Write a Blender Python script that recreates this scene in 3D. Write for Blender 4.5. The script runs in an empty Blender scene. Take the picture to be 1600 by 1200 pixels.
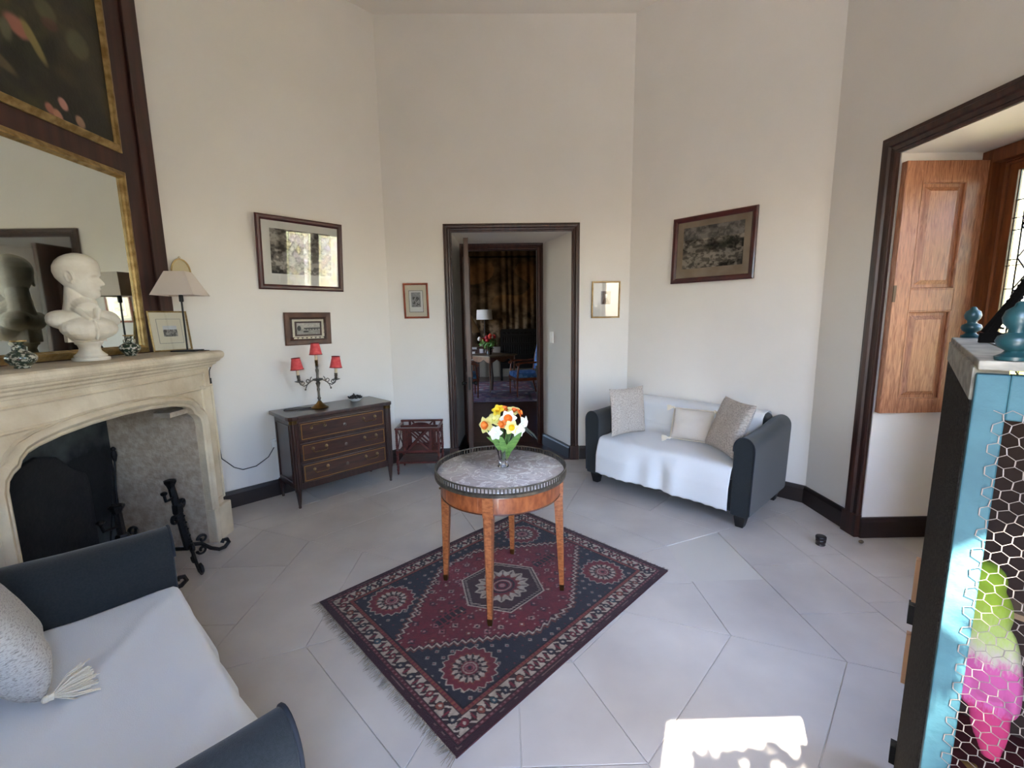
import bpy, bmesh, math, random
import numpy as np
from mathutils import Vector, Matrix
random.seed(7); rng = np.random.default_rng(7)
PI = math.pi
sc = bpy.context.scene
COL = sc.collection
def rad(a): return math.radians(a)
def lin(c):
    c = c / 255.0
    return c / 12.92 if c <= 0.04045 else ((c + 0.055) / 1.055) ** 2.4
def rgb(r, g, b): return (lin(r), lin(g), lin(b), 1.0)

# ------------------------------------------------------------------ camera
cam_data = bpy.data.cameras.new('camera'); cam = bpy.data.objects.new('camera', cam_data); COL.objects.link(cam)
cam_data.sensor_width = 36.0; cam_data.lens = 684.0 / 1600.0 * 36.0; cam_data.clip_start = 0.02
_p, _r, _y = rad(8.52), rad(0.81), rad(-0.9)
_fw = Vector((0, math.cos(_p), -math.sin(_p))); _u0 = Vector((0, math.sin(_p), math.cos(_p))); _r0 = Vector((1, 0, 0))
_rt = math.cos(_r) * _r0 - math.sin(_r) * _u0; _up = math.sin(_r) * _r0 + math.cos(_r) * _u0
_R = Matrix.Rotation(_y, 3, 'Z'); _fw, _rt, _up = _R @ _fw, _R @ _rt, _R @ _up
_m = Matrix((_rt, _up, -_fw)).transposed().to_4x4(); _m.translation = (0, 0, 1.5)
cam.matrix_world = _m; sc.camera = cam

# ------------------------------------------------------------------ sky, sun, window portals, exposure
SUN_EL, SUN_AZ = rad(52.0), (0.447, 0.894)            # horizontal direction the sunlight travels
w = bpy.data.worlds.new('World'); sc.world = w; w.use_nodes = True
nt = w.node_tree; nt.nodes.clear()
sky = nt.nodes.new('ShaderNodeTexSky'); sky.sky_type = 'NISHITA'; sky.sun_disc = False
sky.sun_elevation = SUN_EL; sky.sun_rotation = math.atan2(-SUN_AZ[0], -SUN_AZ[1]) ; sky.air_density = 1.25; sky.dust_density = 0.8; sky.ozone_density = 2.0
bg = nt.nodes.new('ShaderNodeBackground'); bg.inputs[1].default_value = 0.72
wo = nt.nodes.new('ShaderNodeOutputWorld'); tint = nt.nodes.new('ShaderNodeMix'); tint.data_type = 'RGBA'; tint.blend_type = 'MULTIPLY'; tint.inputs[0].default_value = 1.0; tint.inputs[7].default_value = (0.97, 0.985, 1.10, 1)
nt.links.new(sky.outputs[0], tint.inputs[6]); nt.links.new(tint.outputs[2], bg.inputs[0]); nt.links.new(bg.outputs[0], wo.inputs[0])
sd = bpy.data.lights.new('sun', 'SUN'); sun = bpy.data.objects.new('sun', sd); COL.objects.link(sun)
sd.energy = 24.0; sd.angle = rad(0.6); sd.color = (1.0, 0.93, 0.82)
_d = Vector((SUN_AZ[0] * math.cos(SUN_EL), SUN_AZ[1] * math.cos(SUN_EL), -math.sin(SUN_EL)))
sun.rotation_euler = _d.to_track_quat('-Z', 'Y').to_euler(); sun.location = (-3, -6, 8)
def portal(name, loc, direction, sx, sy):
    l = bpy.data.lights.new(name, 'AREA'); l.shape = 'RECTANGLE'; l.size = sx; l.size_y = sy; l.energy = 1.0
    l.cycles.is_portal = True
    o = bpy.data.objects.new(name, l); COL.objects.link(o); o.location = loc
    o.rotation_euler = Vector(direction).to_track_quat('-Z', 'Z').to_euler()
portal('daylight_portal_doorway', (0.04, -0.34, 1.22), (0, 1, 0), 0.7, 2.5)
portal('daylight_portal_window', (3.06, 2.07, 1.62), (-1, 0, 0), 1.4, 1.6)
portal('fill_portal_front_right', (2.42, 0.42, 1.68), (-.732, .681, 0), 0.95, 2.0)  # portal of the added out-of-view fill window
portal('daylight_portal_salon', (-3.62, 8.3, 1.6), (1, 0, 0), 1.5, 2.3)
vs = sc.view_settings; sc.display_settings.display_device = 'sRGB'
vs.view_transform = 'Standard'; vs.look = 'None'; vs.gamma = 1.0; vs.use_curve_mapping = False
vs.exposure = 2.2
sc.cycles.use_denoising = True
sc.cycles.max_bounces = 14; sc.cycles.diffuse_bounces = 8; sc.cycles.transparent_max_bounces = 16
sc.cycles.sample_clamp_indirect = 12.0
sc.cycles.caustics_reflective = False; sc.cycles.caustics_refractive = False

# ------------------------------------------------------------------ materials
MATS = {}
def M(name, col=None, rough=0.5, metal=0.0, col2=None, scale=8.0, detail=5.0, stretch=(1, 1, 1), sharp=(0.35, 0.65),
      bump=0.0, bscale=None, spec=0.5, sheen=0.0, coat=0.0, rnd=0.0, trans=0.0, attr=None, dist=0.0, emit=None):
    """Principled material: two-colour noise, noise bump, optional per-object variation and colour attribute."""
    if name in MATS: return MATS[name]
    m = bpy.data.materials.new(name); m.use_nodes = True; MATS[name] = m
    n = m.node_tree.nodes; L = m.node_tree.links; b = n['Principled BSDF']
    b.inputs['Roughness'].default_value = rough; b.inputs['Metallic'].default_value = metal
    b.inputs['Specular IOR Level'].default_value = spec
    if sheen: b.inputs['Sheen Weight'].default_value = sheen
    if coat: b.inputs['Coat Weight'].default_value = coat; b.inputs['Coat Roughness'].default_value = 0.12
    if trans: b.inputs['Transmission Weight'].default_value = trans
    if emit: b.inputs['Emission Color'].default_value = emit[0]; b.inputs['Emission Strength'].default_value = emit[1]
    out = None
    tc = n.new('ShaderNodeTexCoord'); mp = n.new('ShaderNodeMapping'); mp.inputs['Scale'].default_value = stretch
    L.new(tc.outputs['Object'], mp.inputs[0])
    if attr:
        a = n.new('ShaderNodeAttribute'); a.attribute_name = attr; out = a.outputs['Color']
    elif col2:
        nz = n.new('ShaderNodeTexNoise'); nz.inputs['Scale'].default_value = scale; nz.inputs['Detail'].default_value = detail
        nz.inputs['Distortion'].default_value = dist
        L.new(mp.outputs[0], nz.inputs['Vector'])
        cr = n.new('ShaderNodeValToRGB'); cr.color_ramp.elements[0].position, cr.color_ramp.elements[1].position = sharp
        cr.color_ramp.elements[0].color = col; cr.color_ramp.elements[1].color = col2
        L.new(nz.outputs['Fac'], cr.inputs[0]); out = cr.outputs[0]
    if rnd:
        oi = n.new('ShaderNodeObjectInfo'); mr = n.new('ShaderNodeMapRange')
        mr.inputs[3].default_value = 1 - rnd; mr.inputs[4].default_value = 1 + rnd
        L.new(oi.outputs['Random'], mr.inputs[0])
        hs = n.new('ShaderNodeHueSaturation'); L.new(mr.outputs[0], hs.inputs['Value'])
        if out: L.new(out, hs.inputs['Color'])
        else: hs.inputs['Color'].default_value = col
        out = hs.outputs[0]
    if out: L.new(out, b.inputs['Base Color'])
    elif col: b.inputs['Base Color'].default_value = col
    if bump:
        bz = n.new('ShaderNodeTexNoise'); bz.inputs['Scale'].default_value = bscale or scale * 3; bz.inputs['Detail'].default_value = 4
        L.new(mp.outputs[0], bz.inputs['Vector'])
        bp = n.new('ShaderNodeBump'); bp.inputs['Strength'].default_value = bump; bp.inputs['Distance'].default_value = 0.01
        L.new(bz.outputs['Fac'], bp.inputs['Height']); L.new(bp.outputs[0], b.inputs['Normal'])
    return m
def glassy(name, tint, gloss=1.0, transl=0.0, ior=1.45):
    """Thin pane: tinted see-through, a share of translucent scatter, fresnel reflection."""
    m = bpy.data.materials.new(name); m.use_nodes = True; MATS[name] = m
    n = m.node_tree.nodes; L = m.node_tree.links; n.clear()
    o = n.new('ShaderNodeOutputMaterial'); t = n.new('ShaderNodeBsdfTransparent'); t.inputs[0].default_value = tint
    base = t.outputs[0]
    if transl:
        tl = n.new('ShaderNodeBsdfTranslucent'); tl.inputs[0].default_value = tint
        mx = n.new('ShaderNodeMixShader'); mx.inputs[0].default_value = transl
        L.new(t.outputs[0], mx.inputs[1]); L.new(tl.outputs[0], mx.inputs[2]); base = mx.outputs[0]
    g = n.new('ShaderNodeBsdfGlossy'); g.inputs['Roughness'].default_value = 0.02; g.inputs[0].default_value = (gloss, gloss, gloss, 1)
    fr = n.new('ShaderNodeFresnel'); fr.inputs[0].default_value = ior
    mx2 = n.new('ShaderNodeMixShader'); L.new(fr.outputs[0], mx2.inputs[0]); L.new(base, mx2.inputs[1]); L.new(g.outputs[0], mx2.inputs[2])
    L.new(mx2.outputs[0], o.inputs[0]); return m

WALL = M('wall_paint', rgb(226, 221, 214), 0.85, col2=rgb(231, 226, 220), scale=1.5, bump=0.06, bscale=60)
CEIL = M('ceiling_paint', rgb(226, 220, 211), 0.9)
DARKWOOD = M('dark_trim_wood', rgb(42, 24, 20), 0.38, col2=rgb(66, 38, 30), scale=6, stretch=(6, 6, 0.6), bump=0.1)
BASEB = M('baseboard_wood', rgb(30, 20, 20), 0.45, col2=rgb(40, 27, 25), scale=6)
STONE = M('floor_stone', rgb(170, 162, 155), 0.46, col2=rgb(204, 197, 189), scale=1.7, detail=9, sharp=(0.25, 0.72), bump=0.12, bscale=14, rnd=0.018, spec=0.35)
MORTAR = M('floor_mortar', rgb(196, 190, 180), 0.9)
LIME = M('limestone', rgb(186, 168, 140), 0.8, col2=rgb(218, 205, 180), scale=5, detail=8, sharp=(0.28, 0.68), bump=0.35, bscale=45)
LIME2 = M('hearth_stone', rgb(156, 139, 121), 0.9, col2=rgb(178, 163, 145), scale=28, detail=9, bump=0.5, bscale=50)
SOOT = M('sooty_brick', rgb(14, 14, 15), 0.95, col2=rgb(96, 104, 104), scale=2.0, detail=8, sharp=(0.46, 0.72), bump=0.4, bscale=30)
IRON = M('wrought_iron', rgb(20, 19, 20), 0.5, metal=0.55, col2=rgb(34, 31, 31), scale=30, bump=0.3, bscale=60)
MAHOG = M('mahogany', rgb(34, 16, 13), 0.28, col2=rgb(56, 29, 22), scale=5, stretch=(8, 8, 1.0), bump=0.05, spec=0.6, coat=0.25)
MAHOGH = M('mahogany_drawer', rgb(44, 22, 16), 0.28, col2=rgb(70, 38, 27), scale=5, stretch=(1, 8, 9), bump=0.05, spec=0.6, coat=0.25)
REDWOOD = M('red_mahogany', rgb(62, 24, 22), 0.35, col2=rgb(96, 42, 36), scale=6, stretch=(2, 6, 6), coat=0.2)
FRAMEWOOD = M('frame_mahogany', rgb(56, 18, 20), 0.35, col2=rgb(80, 30, 28), scale=8, coat=0.2)
TRUM = M('trumeau_wood', rgb(44, 22, 18), 0.45, col2=rgb(66, 35, 27), scale=4, stretch=(6, 6, 0.5))
GILT = M('gilt', rgb(134, 106, 60), 0.42, metal=0.6, col2=rgb(178, 150, 98), scale=22, bump=0.25)
BRASS = M('aged_brass', rgb(128, 100, 56), 0.3, metal=0.95, col2=rgb(92, 76, 50), scale=20)
INLAY = M('brass_inlay', rgb(170, 128, 66), 0.35, metal=0.8)
BRONZE = M('dark_bronze', rgb(84, 79, 72), 0.38, metal=0.7, col2=rgb(110, 104, 95), scale=30)
SATIN = M('satinwood', rgb(128, 70, 36), 0.3, col2=rgb(168, 102, 60), scale=5, stretch=(10, 10, 22), detail=3, coat=0.3, spec=0.5)
SATINA = M('satinwood_apron', rgb(122, 62, 32), 0.28, col2=rgb(162, 92, 52), scale=6, stretch=(7, 7, 3), detail=4, coat=0.35)
OAKS = M('oak_shutter', rgb(132, 80, 54), 0.42, col2=rgb(182, 126, 94), scale=7, stretch=(9, 9, 0.8), detail=7, dist=2.2, coat=0.15, bump=0.08)
OAKF = M('window_oak', rgb(92, 48, 24), 0.4, col2=rgb(124, 70, 36), scale=5, stretch=(8, 8, 0.8))
CHAR = M('charcoal_fabric', rgb(31, 35, 38), 0.9, col2=rgb(38, 42, 45), scale=160, bump=0.25, bscale=500, sheen=0.25, spec=0.2)
PIPE = M('piping_fabric', rgb(30, 34, 42), 0.9)
FOOTB = M('black_foot', rgb(20, 18, 18), 0.5)
COVER = M('white_cotton', rgb(224, 226, 228), 0.9, bump=0.15, bscale=300, sheen=0.2, spec=0.2)
LINEN = M('beige_linen', rgb(150, 138, 128), 0.95, col2=rgb(206, 196, 186), scale=40, stretch=(0.6, 4, 4), sharp=(0.3, 0.6), bump=0.5, bscale=150)
LINENG = M('grey_linen', rgb(146, 140, 134), 0.95, col2=rgb(202, 198, 192), scale=110, stretch=(1, 1, 3.0), sharp=(0.30, 0.52), bump=0.5, bscale=160)
LINENP = M('plain_linen', rgb(206, 196, 184), 0.95, bump=0.3, bscale=200)
COTTON = M('cream_cotton', rgb(232, 222, 202), 0.95, bump=0.3, bscale=200)
MARBLEW = M('bust_plaster', rgb(206, 196, 178), 0.75, col2=rgb(226, 220, 206), scale=9, detail=7, bump=0.15, bscale=60)
SHADEC = M('linen_shade', rgb(214, 200, 188), 0.9, bump=0.15, bscale=250)
SHADER = M('red_shade', rgb(206, 70, 74), 0.85, col2=rgb(222, 96, 96), scale=40)
SHADET = M('dark_red_trim', rgb(120, 24, 34), 0.8)
BLACK = M('black_plastic', rgb(16, 16, 17), 0.45)
WHITEP = M('white_plastic', rgb(232, 232, 230), 0.4)
CANDLE = M('ivory_candle', rgb(214, 196, 160), 0.5)
MAT_C = M('cream_mount', rgb(226, 216, 192), 0.9)
MAT_W = M('white_mount', rgb(236, 234, 228), 0.9)
PRINT = M('printed_sheet', rough=0.75, attr='Col')
PAINTING = M('oil_painting', rough=0.35, attr='Col', bump=0.15, bscale=60)
CARPET = M('wool_pile', rough=0.95, attr='Col', bump=0.6, bscale=350, spec=0.1, sheen=0.15)
TAPES = M('tapestry_weave', rough=0.95, attr='Col', bump=0.3, bscale=120, spec=0.1)
PICGLASS = glassy('picture_glass', (0.97, 0.97, 0.97, 1))
MIRROR = M('mirror_silver', (0.82, 0.88, 0.83, 1), 0.03, metal=1.0)
VASEGLASS = glassy('cut_glass', (0.78, 0.76, 0.76, 1), ior=1.6)
TEAL = M('teal_paint', rgb(30, 70, 80), 0.65, col2=rgb(54, 98, 106), scale=9, detail=8, sharp=(0.3, 0.7), bump=0.25, bscale=40)
TEALD = M('dark_teal_paint', rgb(18, 54, 58), 0.4, col2=rgb(30, 74, 78), scale=10, coat=0.2)
GREYWOOD = M('grey_wood', rgb(112, 108, 98), 0.7, col2=rgb(152, 146, 132), scale=6, stretch=(3, 3, 8))
FELT = M('black_felt', rgb(36, 34, 32), 0.98, col2=rgb(66, 62, 57), scale=120, bump=0.8, bscale=260, spec=0.1)
WIRE = M('galvanised_wire', rgb(116, 106, 100), 0.5, metal=0.4)

# ------------------------------------------------------------------ mesh helpers
XF = {}                                                # name -> world matrix of roots
class MB:
    def __init__(s): s.v = []; s.f = []
    def add(s, vs, fs):
        o = len(s.v); s.v += [tuple(x) for x in vs]; s.f += [tuple(i + o for i in q) for q in fs]; return s
    def box(s, x0, x1, y0, y1, z0, z1):
        return s.add([(x0, y0, z0), (x1, y0, z0), (x1, y1, z0), (x0, y1, z0), (x0, y0, z1), (x1, y0, z1), (x1, y1, z1), (x0, y1, z1)],
                     [(0, 3, 2, 1), (4, 5, 6, 7), (0, 1, 5, 4), (1, 2, 6, 5), (2, 3, 7, 6), (3, 0, 4, 7)])
    def taper(s, c0, a0, c1, a1):                      # two rectangles (centre, half sizes) joined
        (x, y, z), (h, k) = c0, a0; (X, Y, Z), (H, K) = c1, a1
        return s.add([(x - h, y - k, z), (x + h, y - k, z), (x + h, y + k, z), (x - h, y + k, z), (X - H, Y - K, Z), (X + H, Y - K, Z), (X + H, Y + K, Z), (X - H, Y + K, Z)],
                     [(0, 3, 2, 1), (4, 5, 6, 7), (0, 1, 5, 4), (1, 2, 6, 5), (2, 3, 7, 6), (3, 0, 4, 7)])
    def prism(s, poly, a, b, fn):                      # poly of (p,q), extruded a..b, fn(p,q,t)->xyz
        n = len(poly); vs = [fn(p, q, a) for p, q in poly] + [fn(p, q, b) for p, q in poly]
        return s.add(vs, [tuple(range(n))[::-1], tuple(range(n, 2 * n))] + [(i, (i + 1) % n, n + (i + 1) % n, n + i) for i in range(n)])
    def lathe(s, prof, n=24, c=(0, 0, 0), caps=True, a0=0):
        vs = []; fs = []; k = len(prof)
        for r, z in prof:
            for i in range(n):
                a = a0 + 2 * PI * i / n; vs.append((c[0] + r * math.cos(a), c[1] + r * math.sin(a), c[2] + z))
        for j in range(k - 1):
            for i in range(n): fs.append((j * n + i, j * n + (i + 1) % n, (j + 1) * n + (i + 1) % n, (j + 1) * n + i))
        if caps: fs.append(tuple(range(n))[::-1]); fs.append(tuple(range((k - 1) * n, k * n)))
        return s.add(vs, fs)
    def tube(s, pts, r, n=8, caps=True, flat=None):    # r scalar or list; flat=(w,h) gives a flat bar
        pts = [Vector(p) for p in pts]; k = len(pts); vs = []; fs = []
        t0 = (pts[1] - pts[0]).normalized(); up = Vector((0, 0, 1)) if abs(t0.z) < 0.9 else Vector((1, 0, 0))
        nr = (up - t0 * up.dot(t0)).normalized()
        for j in range(k):
            t = (pts[min(j + 1, k - 1)] - pts[max(j - 1, 0)]).normalized()
            nr = (nr - t * nr.dot(t)); nr = nr.normalized() if nr.length > 1e-6 else Vector((1, 0, 0)); bi = t.cross(nr)
            rr = r[j] if isinstance(r, (list, tuple)) else r
            for i in range(n):
                a = 2 * PI * (i + 0.5) / n
                if flat: vs.append(pts[j] + nr * (math.cos(a) * flat[0] * rr) + bi * (math.sin(a) * flat[1] * rr))
                else: vs.append(pts[j] + nr * (math.cos(a) * rr) + bi * (math.sin(a) * rr))
        for j in range(k - 1):
            for i in range(n): fs.append((j * n + i, j * n + (i + 1) % n, (j + 1) * n + (i + 1) % n, (j + 1) * n + i))
        if caps: fs.append(tuple(range(n))[::-1]); fs.append(tuple(range((k - 1) * n, k * n)))
        return s.add(vs, fs)
    def ell(s, c, r, n=16, m=10, rot=None):            # ellipsoid
        vs = []; fs = []
        for j in range(m + 1):
            th = PI * j / m
            for i in range(n):
                ph = 2 * PI * i / n; p = Vector((r[0] * math.sin(th) * math.cos(ph), r[1] * math.sin(th) * math.sin(ph), r[2] * math.cos(th)))
                if rot: p = rot @ p
                vs.append((c[0] + p.x, c[1] + p.y, c[2] + p.z))
        for j in range(m):
            for i in range(n): fs.append((j * n + i, (j + 1) * n + i, (j + 1) * n + (i + 1) % n, j * n + (i + 1) % n))
        return s.add(vs, fs)
    def frame(s, w, h, prof, fn=None, open_bottom=False):
        """Mitred frame of inner size w x h centred at 0 in XZ; prof = [(out, proud)] closed; wall plane y=0, room at -y."""
        k = len(prof); vs = []; fs = []
        cs = [(-1, -1), (-1, 1), (1, 1), (1, -1)]
        for sx, sz in cs:
            for o, p in prof:
                zz = sz * (h / 2 + o)
                if open_bottom and sz < 0: zz = -h / 2
                vs.append((sx * (w / 2 + o), -p, zz))
        for q in range(3 if open_bottom else 4):
            a, b = q * k, ((q + 1) % 4) * k
            for i in range(k): fs.append((a + i, a + (i + 1) % k, b + (i + 1) % k, b + i))
        if open_bottom: fs += [tuple(range(k)), tuple(range(3 * k, 4 * k))]
        if fn: vs = [fn(*v) for v in vs]
        return s.add(vs, fs)
    def move(s, m):
        s.v = [tuple(m @ Vector(v)) for v in s.v]; return s
    def build(s, name, mat, parent=None, smooth=False, bevel=0.0, seg=2, world=False, weld=False):
        vs = s.v
        if world and parent is not None:
            im = XF[parent.name].inverted(); vs = [tuple(im @ Vector(v)) for v in vs]
        me = bpy.data.meshes.new(name); me.from_pydata(vs, [], s.f)
        bm = bmesh.new(); bm.from_mesh(me)
        if weld: bmesh.ops.remove_doubles(bm, verts=bm.verts, dist=1e-5)
        bmesh.ops.recalc_face_normals(bm, faces=bm.faces); bm.to_mesh(me); bm.free()
        return obj(name, me, mat, parent, smooth, bevel, seg)
def obj(name, me, mat, parent=None, smooth=False, bevel=0.0, seg=2):
    o = bpy.data.objects.new(name, me); COL.objects.link(o)
    if mat: me.materials.append(mat)
    if smooth:
        me.polygons.foreach_set('use_smooth', [True] * len(me.polygons)); me.set_sharp_from_angle(angle=rad(50))
    if bevel:
        b = o.modifiers.new('bevel', 'BEVEL'); b.width = bevel; b.segments = seg; b.limit_method = 'ANGLE'; b.angle_limit = rad(40)
    if parent is not None: o.parent = parent
    return o
def tag(o, label=None, cat=None, group=None, kind=None):
    if label: o['label'] = label
    if cat: o['category'] = cat
    if group: o['group'] = group
    if kind: o['kind'] = kind
    return o
def thing(name, label, cat, loc=(0, 0, 0), rz=0.0, group=None):
    o = bpy.data.objects.new(name, None); COL.objects.link(o); o.empty_display_size = 0.1
    o.location = loc; o.rotation_euler = (0, 0, rz); tag(o, label, cat, group)
    XF[o.name] = Matrix.Translation(loc) @ Matrix.Rotation(rz, 4, 'Z')
    return o
def struct(name, mb, mat, **k):
    o = mb.build(name, mat, **k); o['kind'] = 'structure'; return o
def copy_tree(src, loc=None, rz=None, label=None, parent=None):
    c = src.copy(); COL.objects.link(c)
    if parent is not None: c.parent = parent
    if loc is not None: c.location = loc
    if rz is not None: c.rotation_euler = (0, 0, rz)
    if label: c['label'] = label
    for ch in list(src.children): copy_tree(ch, parent=c)
    return c
def smoothstep(a, b, x): t = np.clip((x - a) / (b - a), 0, 1); return t * t * (3 - 2 * t)
def fnoise(ny, nx, cells, octaves=4, seed=0, aspect=1.0):
    """Fractal value noise image in 0..1."""
    r = np.random.default_rng(seed); out = np.zeros((ny, nx)); amp = 1; tot = 0
    for o in range(octaves):
        gx = max(2, int(cells * 2 ** o * aspect)); gy = max(2, int(cells * 2 ** o * ny / nx))
        g = r.random((gy + 2, gx + 2)); y = np.linspace(0, gy, ny); x = np.linspace(0, gx, nx)
        yi = y.astype(int); xi = x.astype(int); fy = (y - yi)[:, None]; fx = (x - xi)[None, :]
        fy = fy * fy * (3 - 2 * fy); fx = fx * fx * (3 - 2 * fx)
        out += amp * ((g[yi][:, xi] * (1 - fx) + g[yi][:, xi + 1] * fx) * (1 - fy) + (g[yi + 1][:, xi] * (1 - fx) + g[yi + 1][:, xi + 1] * fx) * fy)
        tot += amp; amp *= 0.55
    return out / tot
def lin_img(a):                                         # 0..255 sRGB array -> linear
    a = np.clip(a, 0, 255) / 255.0
    return np.where(a <= 0.04045, a / 12.92, ((a + 0.055) / 1.055) ** 2.4)
def sheet(name, w, h, img, mat, parent, fn, zfn=None):
    """Printed or woven sheet: grid w x h (centre 0), colours per corner vertex from img (ny,nx,3 sRGB, row 0 at top)."""
    ny, nx = img.shape[:2]
    X, Z = np.meshgrid(np.linspace(-w / 2, w / 2, nx), np.linspace(h / 2, -h / 2, ny))
    P = np.stack([X.ravel(), Z.ravel()], 1)
    vs = [fn(float(p), float(q)) for p, q in P] if zfn is None else zfn(P)
    i = np.arange(nx * ny).reshape(ny, nx)
    fs = np.stack([i[:-1, :-1].ravel(), i[1:, :-1].ravel(), i[1:, 1:].ravel(), i[:-1, 1:].ravel()], 1)
    me = bpy.data.meshes.new(name); me.from_pydata([tuple(v) for v in vs], [], fs.tolist())
    ca = me.color_attributes.new('Col', 'FLOAT_COLOR', 'POINT')
    c = np.ones((nx * ny, 4)); c[:, :3] = lin_img(img).reshape(-1, 3); ca.data.foreach_set('color', c.ravel())
    return obj(name, me, mat, parent)
# ================================================================== THE SETTING
CZ = 4.30
V = dict(B1=(-1.17, 4.53), B2=(1.28, 4.53), R1=(2.395, 3.31), R2=(2.385, 1.22), F1=(1.25, 0.0), F2=(-1.15, 0.0), L2=(-2.45, 1.30), L1=(-2.45, 3.25))
def wall(name, A, B, T, ops=(), H=CZ, ext=0.3, mat=WALL):
    """Thick wall; inner face runs A->B, outside on the left. ops: (u0,u1,z0,z1,outer u0,outer u1,outer z1)."""
    A = Vector(A); B = Vector(B); d = (B - A); Ln = d.length; d.normalize(); n = Vector((-d.y, d.x)); mb = MB()
    P = lambda u, t, z: (A.x + d.x * u + n.x * t, A.y + d.y * u + n.y * t, z)
    def face(t, get):
        u = -ext
        for o in ops:
            a, b, z0, z1 = get(o)
            q(t, u, a, -0.05, H); q(t, a, b, z1, H)
            if z0 > 0: q(t, a, b, -0.05, z0)
            u = b
        q(t, u, Ln + ext, -0.05, H)
    def q(t, a, b, z0, z1): mb.add([P(a, t, z0), P(b, t, z0), P(b, t, z1), P(a, t, z1)], [(0, 1, 2, 3)])
    face(0, lambda o: (o[0], o[1], o[2], o[3])); face(T, lambda o: (o[4], o[5], o[2], o[6]))
    for o in ops:
        i = [P(o[0], 0, o[2] if o[2] else -.05), P(o[0], 0, o[3]), P(o[1], 0, o[3]), P(o[1], 0, o[2] if o[2] else -.05)]
        e = [P(o[4], T, o[2] if o[2] else -.05), P(o[4], T, o[6]), P(o[5], T, o[6]), P(o[5], T, o[2] if o[2] else -.05)]
        mb.add(i + e, [(0, 1, 5, 4), (1, 2, 6, 5), (2, 3, 7, 6), (3, 0, 4, 7)])
    for u in (-ext, Ln + ext): mb.add([P(u, 0, -.05), P(u, T, -.05), P(u, T, H), P(u, 0, H)], [(0, 1, 2, 3)])
    mb.add([P(-ext, 0, H), P(Ln + ext, 0, H), P(Ln + ext, T, H), P(-ext, T, H)], [(0, 1, 2, 3)])
    o = struct(name, mb, mat, weld=True); return o
wall('wall_back', V['B1'], V['B2'], 0.62, [(0.659, 1.856, 0, 2.35, 0.68, 1.62, 2.335)])
wall('wall_back_right', V['B2'], V['R1'], 0.5)
wall('wall_right', V['R1'], V['R2'], 0.56, [(0.562, 1.90, 0, 2.445, 0.562, 1.90, 2.445)])
wall('wall_front_right', V['R2'], V['F1'], 0.5, [(0.08, 1.05, 0.70, 2.65, 0.08, 1.05, 2.65)])  # opening added out of view to let in fill daylight
wall('wall_front', V['F1'], V['F2'], 0.28, [(0.65, 1.72, 0, 2.46, 0.89, 1.53, 2.45)])
wall('wall_front_left', V['F2'], V['L2'], 0.5)
wall('wall_left', V['L2'], V['L1'], 0.5, [(0.46, 1.53, 0, 1.06, 0.46, 1.53, 1.06)])
wall('wall_back_left', V['L1'], V['B1'], 0.5)
wall('wall_window_recess', (2.945, 3.0), (2.945, 1.2), 0.11, [(0.30, 1.56, 0.86, 2.40, 0.30, 1.56, 2.40)], H=2.7, ext=0)
struct('ceiling', MB().box(-3.2, 3.2, -0.7, 5.2, CZ, CZ + 0.1), CEIL)

# ---- stone floor: bed plus octagonal rings of slabs
floor = struct('floor', MB().box(-3.1, 3.1, -3.0, 5.16, -0.12, -0.006), MORTAR)
FC = Vector((0.05, 2.27)); rings = [0.0, 0.55, 1.0, 1.42, 1.83, 2.06, 2.52]
_splits = {0: [1], 1: [1, 2], 2: [2, 2, 1], 3: [2, 3], 4: [3, 2], 5: [3, 4]}
rs = random.Random(3); g = 0.0016
for s in range(8):
    a = s * PI / 4; nrm = Vector((math.cos(a), math.sin(a))); tg = Vector((-nrm.y, nrm.x)); T8 = math.tan(PI / 8)
    for k in range(6):
        r0, r1 = rings[k] + g, rings[k + 1] - g; m = _splits[k][(s * 3 + k) % len(_splits[k])]
        cuts = [-1.0] + sorted(-1 + 2 * (i + rs.uniform(-.13, .13)) / m for i in range(1, m)) + [1.0]
        if (s, k) == (0, 2): cuts = [-1.0, 0.05, 1.0]
        for i in range(m):
            def edge(c, r): return c * r * T8 if abs(c) == 1 else c * (r0 + r1) / 2 * T8
            ga = g * 1.1
            q = [(r0, edge(cuts[i], r0) + ga), (r1, edge(cuts[i], r1) + ga), (r1, edge(cuts[i + 1], r1) - ga), (r0, edge(cuts[i + 1], r0) - ga)]
            q = [(r, t) for r, t in q]
            if q[3][1] - q[0][1] < 0.002: q = [(r0, 0.0), q[1], q[2]]
            pts = [FC + nrm * r + tg * t for r, t in q]
            if all(p.y < -0.4 or abs(p.x) > 2.5 for p in pts): continue
            mb = MB().prism([(p.x, p.y) for p in pts], -0.03, 0.0 - rs.random() * 0.0008, lambda x, y, z: (x, y, z))
            mb.build('stone_slab', STONE, floor, bevel=0.0012, seg=1)
struct('threshold_floor', MB().box(-0.55, 0.72, 4.5, 5.2, -0.10, 0.004), DARKWOOD)

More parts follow.
